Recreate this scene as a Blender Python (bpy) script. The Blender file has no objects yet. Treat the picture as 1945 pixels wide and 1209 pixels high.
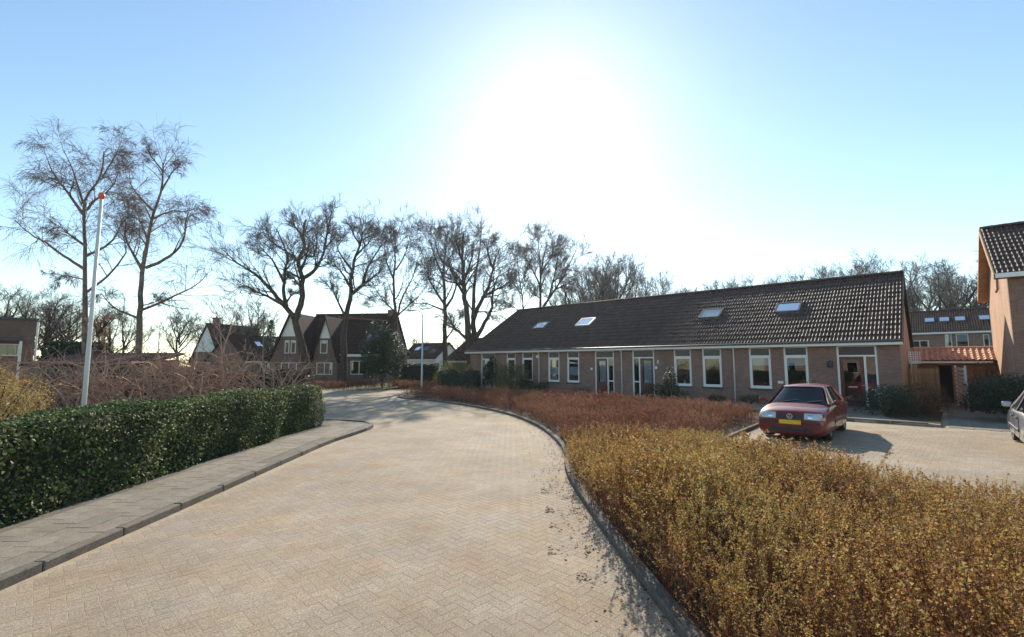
import bpy, bmesh, math, random
import numpy as np
from mathutils import Vector, Matrix
rad = math.radians
random.seed(7)
rng = np.random.default_rng(7)
S = bpy.context.scene
C = S.collection

# ------------------------------------------------------------------ camera
F, CX, CY, H = 895.0, 972.5, 604.5, 2.1
PITCH = math.atan(85.5 / F)
cam = bpy.data.cameras.new('camera')
cam.sensor_width = 36
cam.lens = 36 * F / 1945
cam.clip_end = 3000
camo = bpy.data.objects.new('camera', cam)
camo.location = (0, 0, H)
camo.rotation_euler = (math.pi / 2 + PITCH, 0, 0)
C.objects.link(camo)
S.camera = camo

# ------------------------------------------------------------------ light
SUN_EL, SUN_AZ = rad(29), rad(5.0)          # azimuth measured from +Y towards +X
w = bpy.data.worlds.new('World')
S.world = w
w.use_nodes = True
nt = w.node_tree
nt.nodes.clear()
sky = nt.nodes.new('ShaderNodeTexSky')
sky.sky_type = 'NISHITA'
sky.sun_disc = False
sky.sun_elevation = SUN_EL
sky.sun_rotation = SUN_AZ
sky.altitude = 0
sky.air_density = 1.0
sky.dust_density = 0.18
sky.ozone_density = 0.9
bg = nt.nodes.new('ShaderNodeBackground')
bg.inputs[1].default_value = 0.125
wo = nt.nodes.new('ShaderNodeOutputWorld')
tint = nt.nodes.new('ShaderNodeMix'); tint.data_type = 'RGBA'; tint.blend_type = 'MULTIPLY'
tint.inputs[0].default_value = 1.0; tint.inputs[7].default_value = (.97, 1.035, 1.0, 1)
nt.links.new(sky.outputs[0], tint.inputs[6])
nt.links.new(tint.outputs[2], bg.inputs[0])
nt.links.new(bg.outputs[0], wo.inputs[0])
sl = bpy.data.lights.new('sun', 'SUN')
sl.energy = 4.6
sl.angle = rad(0.53)
sl.color = (1.0, 0.91, 0.77)
so = bpy.data.objects.new('sun', sl)
SD = Vector((math.sin(SUN_AZ) * math.cos(SUN_EL), math.cos(SUN_AZ) * math.cos(SUN_EL), math.sin(SUN_EL)))
so.rotation_euler = (-SD).to_track_quat('-Z', 'Y').to_euler()
so.location = (4, 30, 40)
C.objects.link(so)
S.view_settings.view_transform = 'Standard'
S.view_settings.look = 'None'
S.view_settings.gamma = 1
S.view_settings.exposure = 0.75
S.cycles.max_bounces = 6
S.cycles.transparent_max_bounces = 12
S.cycles.use_denoising = True
S.cycles.caustics_reflective = False
S.cycles.caustics_refractive = False

# ------------------------------------------------------------------ pixel rays -> places
def ray(px, py):
    xc, yc = (px - CX) / F, (CY - py) / F
    return Vector((xc, math.cos(PITCH) - yc * math.sin(PITCH), math.sin(PITCH) + yc * math.cos(PITCH)))
def gp(px, py, z=0.0):
    r = ray(px, py); t = (z - H) / r.z
    return Vector((r.x * t, r.y * t, z))
def ap(px, py, Y):
    r = ray(px, py); t = Y / r.y
    return Vector((r.x * t, Y, H + r.z * t))
D = Vector((-.7444, .6677, 0)).normalized()       # along the facades, away to the left
E = Vector((.6677, .7444, 0)).normalized()        # into the facades
HROT = math.atan2(-D.y, -D.x)                      # local x = -D, local y = E

# ------------------------------------------------------------------ materials
def mat(name, build=None, **k):
    m = bpy.data.materials.new(name); m.use_nodes = True
    t = m.node_tree; b = t.nodes['Principled BSDF']
    col = k.get('col', (.5, .5, .5))
    b.inputs['Base Color'].default_value = (*col, 1)
    b.inputs['Roughness'].default_value = k.get('rough', .7)
    b.inputs['Metallic'].default_value = k.get('metal', 0)
    b.inputs['Specular IOR Level'].default_value = k.get('spec', .5)
    if k.get('coat'):
        b.inputs['Coat Weight'].default_value = k['coat']; b.inputs['Coat Roughness'].default_value = .03
    var = k.get('var', 0)
    N, L = t.nodes.new, t.links.new
    tc = N('ShaderNodeTexCoord')
    out = None
    if var or k.get('rand'):
        n = N('ShaderNodeTexNoise'); n.inputs['Scale'].default_value = k.get('scale', 3); n.inputs['Detail'].default_value = 8
        n.inputs['Roughness'].default_value = .65
        L(tc.outputs['Object'], n.inputs['Vector'])
        hs = N('ShaderNodeHueSaturation'); hs.inputs['Color'].default_value = (*col, 1)
        mr = N('ShaderNodeMapRange'); mr.inputs[1].default_value = .3; mr.inputs[2].default_value = .7
        mr.inputs[3].default_value = 1 - var; mr.inputs[4].default_value = 1 + var
        L(n.outputs[0], mr.inputs[0])
        val = mr.outputs[0]
        if k.get('rand'):
            g = N('ShaderNodeNewGeometry'); oi = N('ShaderNodeObjectInfo')
            ad = N('ShaderNodeMath'); ad.operation = 'ADD'
            L(g.outputs['Random Per Island'], ad.inputs[0]); L(oi.outputs['Random'], ad.inputs[1])
            fr = N('ShaderNodeMath'); fr.operation = 'FRACT'; L(ad.outputs[0], fr.inputs[0])
            m2 = N('ShaderNodeMapRange'); m2.inputs[3].default_value = 1 - k['rand']; m2.inputs[4].default_value = 1 + k['rand']
            L(fr.outputs[0], m2.inputs[0])
            mu = N('ShaderNodeMath'); mu.operation = 'MULTIPLY'; L(mr.outputs[0], mu.inputs[0]); L(m2.outputs[0], mu.inputs[1])
            val = mu.outputs[0]
            if k.get('huer'):
                wn = N('ShaderNodeTexWhiteNoise'); wn.noise_dimensions = '1D'; L(fr.outputs[0], wn.inputs['W'])
                m3 = N('ShaderNodeMapRange'); m3.inputs[3].default_value = .5 - k['huer']; m3.inputs[4].default_value = .5 + k['huer']
                L(wn.outputs[0], m3.inputs[0]); L(m3.outputs[0], hs.inputs['Hue'])
        L(val, hs.inputs['Value'])
        out = hs.outputs[0]
        L(out, b.inputs['Base Color'])
    if k.get('bump'):
        n2 = N('ShaderNodeTexNoise'); n2.inputs['Scale'].default_value = k.get('bscale', 40); n2.inputs['Detail'].default_value = 6
        L(tc.outputs['Object'], n2.inputs['Vector'])
        bp = N('ShaderNodeBump'); bp.inputs['Strength'].default_value = k['bump']; bp.inputs['Distance'].default_value = k.get('bdist', .02)
        L(n2.outputs[0], bp.inputs['Height']); L(bp.outputs[0], b.inputs['Normal'])
    if build: build(t, b, tc, out)
    return m

def mottled(t, b, tc, out):
    N, L = t.nodes.new, t.links.new
    g = N('ShaderNodeNewGeometry')
    a = N('ShaderNodeTexNoise'); a.inputs['Scale'].default_value = .55; a.inputs['Detail'].default_value = 7; a.inputs['Roughness'].default_value = .7; L(g.outputs['Position'], a.inputs[0])
    c = N('ShaderNodeTexNoise'); c.inputs['Scale'].default_value = 75; c.inputs['Detail'].default_value = 3; c.inputs['Roughness'].default_value = .8; L(g.outputs['Position'], c.inputs[0])
    m1 = N('ShaderNodeMapRange'); m1.inputs[1].default_value = .35; m1.inputs[2].default_value = .68; m1.inputs[3].default_value = .80; m1.inputs[4].default_value = 1.14; L(a.outputs[0], m1.inputs[0])
    m2 = N('ShaderNodeMapRange'); m2.inputs[1].default_value = .35; m2.inputs[2].default_value = .65; m2.inputs[3].default_value = .60; m2.inputs[4].default_value = 1.38; L(c.outputs[0], m2.inputs[0])
    mu = N('ShaderNodeMath'); mu.operation = 'MULTIPLY'; L(m1.outputs[0], mu.inputs[0]); L(m2.outputs[0], mu.inputs[1])
    hs = N('ShaderNodeHueSaturation'); L(mu.outputs[0], hs.inputs['Value']); L(out, hs.inputs['Color'])
    ms = N('ShaderNodeMapRange'); ms.inputs[1].default_value = .35; ms.inputs[2].default_value = .65; ms.inputs[3].default_value = .82; ms.inputs[4].default_value = 1.12
    d = N('ShaderNodeTexNoise'); d.inputs['Scale'].default_value = 1.3; d.inputs['Detail'].default_value = 4; L(g.outputs['Position'], d.inputs[0]); L(d.outputs[0], ms.inputs[0]); L(ms.outputs[0], hs.inputs['Saturation'])
    L(hs.outputs[0], b.inputs['Base Color'])
def brick_mat(name, c1, c2, mortar, scale=1.0):
    def bd(t, b, tc, out):
        N, L = t.nodes.new, t.links.new
        sx = N('ShaderNodeSeparateXYZ'); L(tc.outputs['Object'], sx.inputs[0])
        ad = N('ShaderNodeMath'); L(sx.outputs[0], ad.inputs[0]); L(sx.outputs[1], ad.inputs[1])
        cb = N('ShaderNodeCombineXYZ'); L(ad.outputs[0], cb.inputs[0]); L(sx.outputs[2], cb.inputs[1])
        br = N('ShaderNodeTexBrick'); br.inputs['Scale'].default_value = 1
        br.inputs['Brick Width'].default_value = .22; br.inputs['Row Height'].default_value = .0625
        br.inputs['Mortar Size'].default_value = .009; br.inputs['Mortar Smooth'].default_value = .3
        br.inputs['Color1'].default_value = (*c1, 1); br.inputs['Color2'].default_value = (*c2, 1); br.inputs['Mortar'].default_value = (*mortar, 1)
        L(cb.outputs[0], br.inputs['Vector'])
        n = N('ShaderNodeTexNoise'); n.inputs['Scale'].default_value = .9; n.inputs['Detail'].default_value = 9; n.inputs['Roughness'].default_value = .7
        L(tc.outputs['Object'], n.inputs[0])
        mr = N('ShaderNodeMapRange'); mr.inputs[1].default_value = .3; mr.inputs[2].default_value = .7; mr.inputs[3].default_value = .8; mr.inputs[4].default_value = 1.18
        L(n.outputs[0], mr.inputs[0])
        hs = N('ShaderNodeHueSaturation'); L(br.outputs[0], hs.inputs['Color']); L(mr.outputs[0], hs.inputs['Value'])
        L(hs.outputs[0], b.inputs['Base Color'])
        bp = N('ShaderNodeBump'); bp.inputs['Strength'].default_value = .6; bp.inputs['Distance'].default_value = .008; bp.invert = True
        L(br.outputs['Fac'], bp.inputs['Height']); L(bp.outputs[0], b.inputs['Normal'])
    return mat(name, bd, rough=.9, spec=.2)

def leaf_mat(name, cols, rough=.45, trans=.35, spec=.5, nscale=.8):
    """leaves: a colour ramp picked per leaf and by soft patches, thin translucent blades"""
    def bd(t, b, tc, out):
        N, L = t.nodes.new, t.links.new
        g = N('ShaderNodeNewGeometry')
        n = N('ShaderNodeTexNoise'); n.inputs['Scale'].default_value = nscale; n.inputs['Detail'].default_value = 4
        L(tc.outputs['Object'], n.inputs[0])
        mr = N('ShaderNodeMapRange'); mr.inputs[1].default_value = .3; mr.inputs[2].default_value = .7
        L(n.outputs[0], mr.inputs[0])
        mx = N('ShaderNodeMix'); mx.inputs[0].default_value = .4
        L(g.outputs['Random Per Island'], mx.inputs[2]); L(mr.outputs[0], mx.inputs[3])
        cr = N('ShaderNodeValToRGB'); e = cr.color_ramp.elements
        while len(e) < len(cols): e.new(.5)
        for i, c in enumerate(cols):
            e[i].position = .15 + .7 * i / (len(cols) - 1); e[i].color = (*c, 1)
        L(mx.outputs[0], cr.inputs[0]); L(cr.outputs[0], b.inputs['Base Color'])
        tr = N('ShaderNodeBsdfTranslucent'); L(cr.outputs[0], tr.inputs[0])
        ms = N('ShaderNodeMixShader'); ms.inputs[0].default_value = trans
        L(b.outputs[0], ms.inputs[1]); L(tr.outputs[0], ms.inputs[2])
        L(ms.outputs[0], t.nodes['Material Output'].inputs[0])
    return mat(name, bd, rough=rough, spec=spec)

def glass_mat(name, tint=(.8, .9, .95), body=None):
    m = bpy.data.materials.new(name); m.use_nodes = True; t = m.node_tree; t.nodes.clear()
    N, L = t.nodes.new, t.links.new
    fr = N('ShaderNodeFresnel'); fr.inputs[0].default_value = 1.65 if not body or body[0] > .1 else 1.4
    gl = N('ShaderNodeBsdfGlossy'); gl.inputs['Roughness'].default_value = .015
    if body: tr = N('ShaderNodeBsdfDiffuse'); tr.inputs[0].default_value = (*body, 1)
    else: tr = N('ShaderNodeBsdfTransparent'); tr.inputs[0].default_value = (*tint, 1)
    mx = N('ShaderNodeMixShader'); L(fr.outputs[0], mx.inputs[0]); L(tr.outputs[0], mx.inputs[1]); L(gl.outputs[0], mx.inputs[2])
    o = N('ShaderNodeOutputMaterial'); L(mx.outputs[0], o.inputs[0])
    return m

M = dict(
    soil=mat('soil', col=(.075, .052, .035), var=.35, scale=6, rough=1, spec=.1, bump=.8, bscale=25, bdist=.04),
    turf=mat('turf', col=(.085, .085, .04), var=.4, scale=1.2, rough=1, spec=.1, bump=.6, bscale=60, bdist=.03),
    sand=mat('sand', mottled, col=(.40, .325, .23), var=.18, scale=9, rough=1, spec=.1, bump=.7, bscale=300, bdist=.004),
    paver=mat('paver', mottled, col=(.345, .27, .192), var=.28, scale=45, rand=.06, huer=.008, rough=.88, spec=.2, bump=.9, bscale=420, bdist=.003),
    concrete=mat('concrete', mottled, col=(.235, .205, .16), var=.15, scale=11, rand=.1, rough=.9, spec=.2, bump=.6, bscale=200, bdist=.003),
    kerb=mat('kerb_concrete', mottled, col=(.165, .145, .118), var=.25, scale=7, rand=.07, rough=.9, spec=.2, bump=.6, bscale=120, bdist=.004),
    white=mat('white_paint', col=(.78, .78, .75), var=.05, scale=5, rough=.45, bump=.1, bscale=30),
    gable=mat('gable_board', col=(.8, .8, .76), var=.05, scale=2, rough=.6),
    tile=mat('roof_tile_glaze', col=(.075, .043, .029), var=.3, scale=5, rand=.22, rough=.66, spec=.33, bump=.3, bscale=60, bdist=.004),
    tile_far=mat('brown_roof_tile', col=(.05, .026, .021), var=.3, scale=2, rand=.15, rough=.85, spec=.12),
    tile_orange=mat('orange_roof_tile', col=(.52, .27, .16), var=.2, scale=6, rand=.2, rough=.75),
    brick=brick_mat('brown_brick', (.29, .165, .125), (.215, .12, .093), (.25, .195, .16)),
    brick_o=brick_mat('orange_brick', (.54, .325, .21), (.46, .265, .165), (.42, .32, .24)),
    brick_far=brick_mat('grey_brick', (.22, .135, .10), (.165, .10, .075), (.2, .155, .13)),
    glass=glass_mat('window_glass'),
    roofglass=glass_mat('roof_window_glass', body=(.42, .47, .48)),  # pale body colour stands in for bright sky mirrored in the roof panes
    carglass=glass_mat('tinted_glass', body=(.004, .008, .010)),
    panel=mat('transom_panel', col=(.035, .035, .05), rough=.25, var=.1),
    curtain=mat('curtain', col=(.62, .66, .66), var=.08, scale=20, rough=.9),
    dark=mat('dark_interior', col=(.03, .028, .026), rough=.9),  # near-black puts the shade of unlit insides into the colour
    reddoor=mat('red_door', col=(.10, .022, .02), rough=.3, var=.1),
    slate=mat('slate_sill', col=(.06, .06, .065), rough=.5),
    lead=mat('lead_flashing', col=(.10, .10, .11), rough=.75, var=.2),
    metal=mat('galvanised', col=(.45, .5, .5), rough=.45, metal=.3),
    pole=mat('pole_paint', col=(.62, .62, .60), rough=.4, var=.05),
    orange=mat('orange_ball', col=(.75, .12, .03), rough=.35),
    bark=mat('oak_bark', col=(.075, .058, .045), var=.4, scale=4, rough=1, spec=.15, bump=.8, bscale=14, bdist=.03),
    birchbark=mat('birch_bark', col=(.20, .135, .105), var=.55, scale=5, rough=.9, spec=.2, bump=.5, bscale=12, bdist=.02),
    twig=mat('twig_bark', col=(.19, .155, .13), var=.3, scale=2, rough=.9, spec=.2),
    birchtwig=mat('birch_twig', col=(.21, .15, .12), var=.3, scale=2, rough=.8, spec=.3),
    vine=mat('pale_vine_bark', col=(.44, .265, .18), var=.5, scale=5, rough=.8, spec=.3),
    redstem=mat('red_stem', col=(.20, .06, .03), var=.3, scale=3, rough=.7),
    wood=mat('fence_wood', col=(.36, .21, .11), var=.3, scale=5, rand=.2, rough=.85),
    tyre=mat('tyre_rubber', col=(.02, .02, .02), rough=.8),
    rim=mat('alloy', col=(.6, .6, .62), rough=.3, metal=.8),
    carred=mat('red_car_paint', col=(.16, .005, .003), rough=.5, coat=.6),
    carsilver=mat('silver_car_paint', col=(.5, .51, .53), rough=.3, coat=1.0, metal=.5),
    trim=mat('black_trim', col=(.025, .025, .028), rough=.5),
    lens=mat('lamp_lens', col=(.5, .54, .57), rough=.12, coat=1.0),
    redlens=mat('red_lens', col=(.4, .01, .01), rough=.1, coat=1.0),
    amber=mat('amber_lens', col=(.8, .3, .03), rough=.15),
    chrome=mat('chrome', col=(.75, .77, .8), rough=.12, metal=1.0),
    plate=mat('yellow_plate', col=(.75, .5, .03), rough=.5),
    bin=mat('bin_plastic', col=(.04, .06, .11), rough=.5),
    ivy=leaf_mat('ivy_leaf', [(.02, .045, .014), (.045, .085, .022), (.10, .14, .036), (.26, .25, .12)], rough=.55, trans=.35, spec=.28, nscale=1.2),
    laurel=leaf_mat('dark_leaf', [(.010, .022, .010), (.02, .042, .016), (.04, .07, .028)], rough=.45, trans=.2, spec=.35),
    goldleaf=leaf_mat('spiraea_leaf', [(.13, .045, .025), (.30, .13, .045), (.43, .255, .07), (.41, .305, .09), (.31, .29, .11)], rough=.6, trans=.45, spec=.3, nscale=.7),
    redleaf=leaf_mat('red_twig_leaf', [(.15, .055, .032), (.24, .095, .05), (.31, .15, .08), (.38, .25, .15)], rough=.7, trans=.4, spec=.25, nscale=.35),
    yellowleaf=leaf_mat('yellow_leaf', [(.22, .13, .035), (.36, .24, .06), (.45, .33, .11)], rough=.6, trans=.45),
    greenleaf=leaf_mat('yellow_green_leaf', [(.06, .075, .015), (.13, .14, .03), (.24, .21, .06)], rough=.5, trans=.35),
    brownleaf=leaf_mat('brown_leaf', [(.06, .03, .015), (.14, .065, .03), (.22, .11, .05)], rough=.7, trans=.35),
)

# ------------------------------------------------------------------ object helpers
def tag(o, label=None, cat=None, group=None, kind=None):
    if label: o['label'] = label
    if cat: o['category'] = cat
    if group: o['group'] = group
    if kind: o['kind'] = kind
    return o
def thing(name, label, cat, loc=(0, 0, 0), rz=0.0, group=None):
    o = bpy.data.objects.new(name, None); C.objects.link(o)
    o.location = loc; o.rotation_euler = (0, 0, rz); o.empty_display_size = .3
    return tag(o, label, cat, group)
def link(name, me, parent=None, m=None):
    o = bpy.data.objects.new(name, me); C.objects.link(o)
    if parent is not None: o.parent = parent
    if m is not None and not me.materials: me.materials.append(m)
    return o
def np_mesh(name, V, Fc, m, parent=None, smooth=False):
    """V (n,3), Fc (k,3) or (k,4) arrays"""
    V = np.asarray(V, dtype=np.float32); Fc = np.asarray(Fc, dtype=np.int32)
    me = bpy.data.meshes.new(name)
    me.vertices.add(len(V)); me.vertices.foreach_set('co', V.ravel())
    k, s = Fc.shape
    me.loops.add(k * s); me.loops.foreach_set('vertex_index', Fc.ravel())
    me.polygons.add(k); me.polygons.foreach_set('loop_start', np.arange(0, k * s, s, dtype=np.int32))
    me.polygons.foreach_set('loop_total', np.full(k, s, dtype=np.int32))
    me.polygons.foreach_set('use_smooth', np.full(k, smooth, dtype=bool))
    me.update(calc_edges=True)
    return link(name, me, parent, m)

class MB:
    def __init__(s): s.v = []; s.f = []
    def add(s, vs, fs):
        n = len(s.v); s.v += [tuple(p) for p in vs]; s.f += [tuple(n + i for i in f) for f in fs]; return s
    def box(s, x0, x1, y0, y1, z0, z1):
        return s.add([(x0, y0, z0), (x1, y0, z0), (x1, y1, z0), (x0, y1, z0), (x0, y0, z1), (x1, y0, z1), (x1, y1, z1), (x0, y1, z1)],
                     [(3, 2, 1, 0), (4, 5, 6, 7), (0, 1, 5, 4), (1, 2, 6, 5), (2, 3, 7, 6), (3, 0, 4, 7)])
    def bar(s, a, b, w, h, up=(0, 0, 1)):
        a, b = Vector(a), Vector(b); d = (b - a).normalized(); u = d.cross(Vector(up))
        if u.length < 1e-4: u = d.cross(Vector((0, 1, 0)))
        u.normalize(); n = u.cross(d); u *= w / 2; n *= h / 2
        vs = [a - u - n, a + u - n, a + u + n, a - u + n, b - u - n, b + u - n, b + u + n, b - u + n]
        return s.add(vs, [(0, 1, 2, 3), (7, 6, 5, 4), (0, 4, 5, 1), (1, 5, 6, 2), (2, 6, 7, 3), (3, 7, 4, 0)])
    def prism(s, prof, a, b):
        """extrude polygon prof (list of 3D points) by the vector b-a"""
        d = Vector(b) - Vector(a); n = len(prof); P = [Vector(p) for p in prof]
        return s.add(P + [p + d for p in P], [tuple(range(n))[::-1], tuple(range(n, 2 * n))] + [(i, (i + 1) % n, n + (i + 1) % n, n + i) for i in range(n)])
    def tube(s, pts, rs, k=8, caps=True):
        P = [Vector(p) for p in pts]; n = len(P)
        if not hasattr(rs, '__len__'): rs = [rs] * n
        base = len(s.v); vs = []
        for i, p in enumerate(P):
            d = (P[min(i + 1, n - 1)] - P[max(i - 1, 0)]).normalized()
            u = d.cross(Vector((0, 0, 1)) if abs(d.z) < .9 else Vector((0, 1, 0))).normalized(); v = d.cross(u)
            for j in range(k):
                a = 2 * math.pi * j / k; vs.append(p + (u * math.cos(a) + v * math.sin(a)) * rs[i])
        fs = [(i * k + j, i * k + (j + 1) % k, (i + 1) * k + (j + 1) % k, (i + 1) * k + j) for i in range(n - 1) for j in range(k)]
        if caps: fs += [tuple(range(k))[::-1], tuple(range((n - 1) * k, n * k))]
        return s.add(vs, fs)
    def lathe(s, prof, k=16, org=(0, 0, 0), ax='z'):
        vs = []; n = len(prof)
        for r, h in prof:
            for j in range(k):
                a = 2 * math.pi * j / k; c, q = r * math.cos(a), r * math.sin(a)
                vs.append({'z': (org[0] + c, org[1] + q, org[2] + h), 'y': (org[0] + c, org[1] + h, org[2] + q), 'x': (org[0] + h, org[1] + c, org[2] + q)}[ax])
        return s.add(vs, [(i * k + j, i * k + (j + 1) % k, (i + 1) * k + (j + 1) % k, (i + 1) * k + j) for i in range(n - 1) for j in range(k)])
    def build(s, name, m, parent=None, bevel=0, smooth=False, fix=True):
        me = bpy.data.meshes.new(name); me.from_pydata(s.v, [], s.f)
        if fix or bevel:
            bm = bmesh.new(); bm.from_mesh(me)
            bmesh.ops.recalc_face_normals(bm, faces=bm.faces)
            if bevel: bmesh.ops.bevel(bm, geom=[e for e in bm.edges if e.is_manifold and e.calc_face_angle(0) > .6], offset=bevel, segments=1, affect='EDGES', clamp_overlap=True)
            bm.to_mesh(me); bm.free()
        me.polygons.foreach_set('use_smooth', np.full(len(me.polygons), smooth, dtype=bool))
        return link(name, me, parent, m)

def sheet(name, poly, z, m, parent=None, thick=0):
    bm = bmesh.new()
    vs = [bm.verts.new((p[0], p[1], z)) for p in poly]
    f = bm.faces.new(vs); f.normal_update()
    if f.normal.z < 0: f.normal_flip()
    if thick:
        r = bmesh.ops.extrude_face_region(bm, geom=[f])
        bmesh.ops.translate(bm, vec=(0, 0, thick), verts=[g for g in r['geom'] if isinstance(g, bmesh.types.BMVert)])
        bmesh.ops.recalc_face_normals(bm, faces=bm.faces)
    bmesh.ops.triangulate(bm, faces=bm.faces)
    me = bpy.data.meshes.new(name); bm.to_mesh(me); bm.free()
    return link(name, me, parent, m)
def inside(P, poly):
    x, y = P[:, 0], P[:, 1]; r = np.zeros(len(P), bool); n = len(poly)
    for i in range(n):
        x0, y0 = poly[i][0], poly[i][1]; x1, y1 = poly[(i + 1) % n][0], poly[(i + 1) % n][1]
        c = ((y0 > y) != (y1 > y))
        with np.errstate(divide='ignore', invalid='ignore'):
            r ^= c & (x < (x1 - x0) * (y - y0) / (y1 - y0 + 1e-12) + x0)
    return r
def edge_dist(P, poly):
    d = np.full(len(P), 1e9); n = len(poly)
    for i in range(n):
        a = np.array(poly[i][:2], float); b = np.array(poly[(i + 1) % n][:2], float); ab = b - a
        t = np.clip(((P[:, :2] - a) @ ab) / (ab @ ab + 1e-12), 0, 1)
        d = np.minimum(d, np.hypot(*(P[:, :2] - a - t[:, None] * ab).T))
    return d
def smooth_line(pts, n=6):
    P = [Vector((p[0], p[1], 0)) for p in pts]; out = []
    for i in range(len(P) - 1):
        p0, p1, p2, p3 = P[max(i - 1, 0)], P[i], P[i + 1], P[min(i + 2, len(P) - 1)]
        for k in range(n):
            t = k / n
            out.append(.5 * ((2 * p1) + (p2 - p0) * t + (2 * p0 - 5 * p1 + 4 * p2 - p3) * t * t + (3 * p1 - p0 - 3 * p2 + p3) * t ** 3))
    out.append(P[-1]); return out
def resample(line, step):
    out = [line[0]]; acc = 0
    for a, b in zip(line, line[1:]):
        L = (b - a).length
        while acc + L >= step and L > 1e-9:
            a = a + (b - a) * ((step - acc) / L); out.append(a); L = (b - a).length; acc = 0
        acc += L
    return out

# ------------------------------------------------------------------ ground, road, kerbs
tag(sheet('ground', [(-230, -40), (230, -40), (230, 330), (-230, 330)], -.03, M['turf']), kind='structure')
R_EDGE = smooth_line([(1.9, -4), (1.55, 1), (1.30, 3.86), (1.12, 6.5), (1.03, 9.2), (1.22, 11.3), (1.15, 13.6), (.72, 16.6), (-.3, 20.0), (-2.2, 23.6), (-4.4, 26.6), (-6.3, 28.3), (-7.1, 29.6), (-7.0, 31.2), (-6.2, 34), (-5.0, 37.5)])
L_EDGE = smooth_line([(-4.75, -4), (-4.75, 4), (-4.76, 8), (-4.8, 12.5), (-4.62, 14.2), (-4.55, 15.6), (-4.9, 16.6), (-5.8, 17.2), (-8, 17.5), (-14, 17.7), (-40, 18)])
road_poly = [(p.x, p.y) for p in R_EDGE] + [(-7.5, 38.0), (-60, 40)] + [(-60, 18)] + [(p.x, p.y) for p in L_EDGE[::-1]]
road = tag(sheet('road', road_poly, .0, M['sand']), kind='structure')

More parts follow.
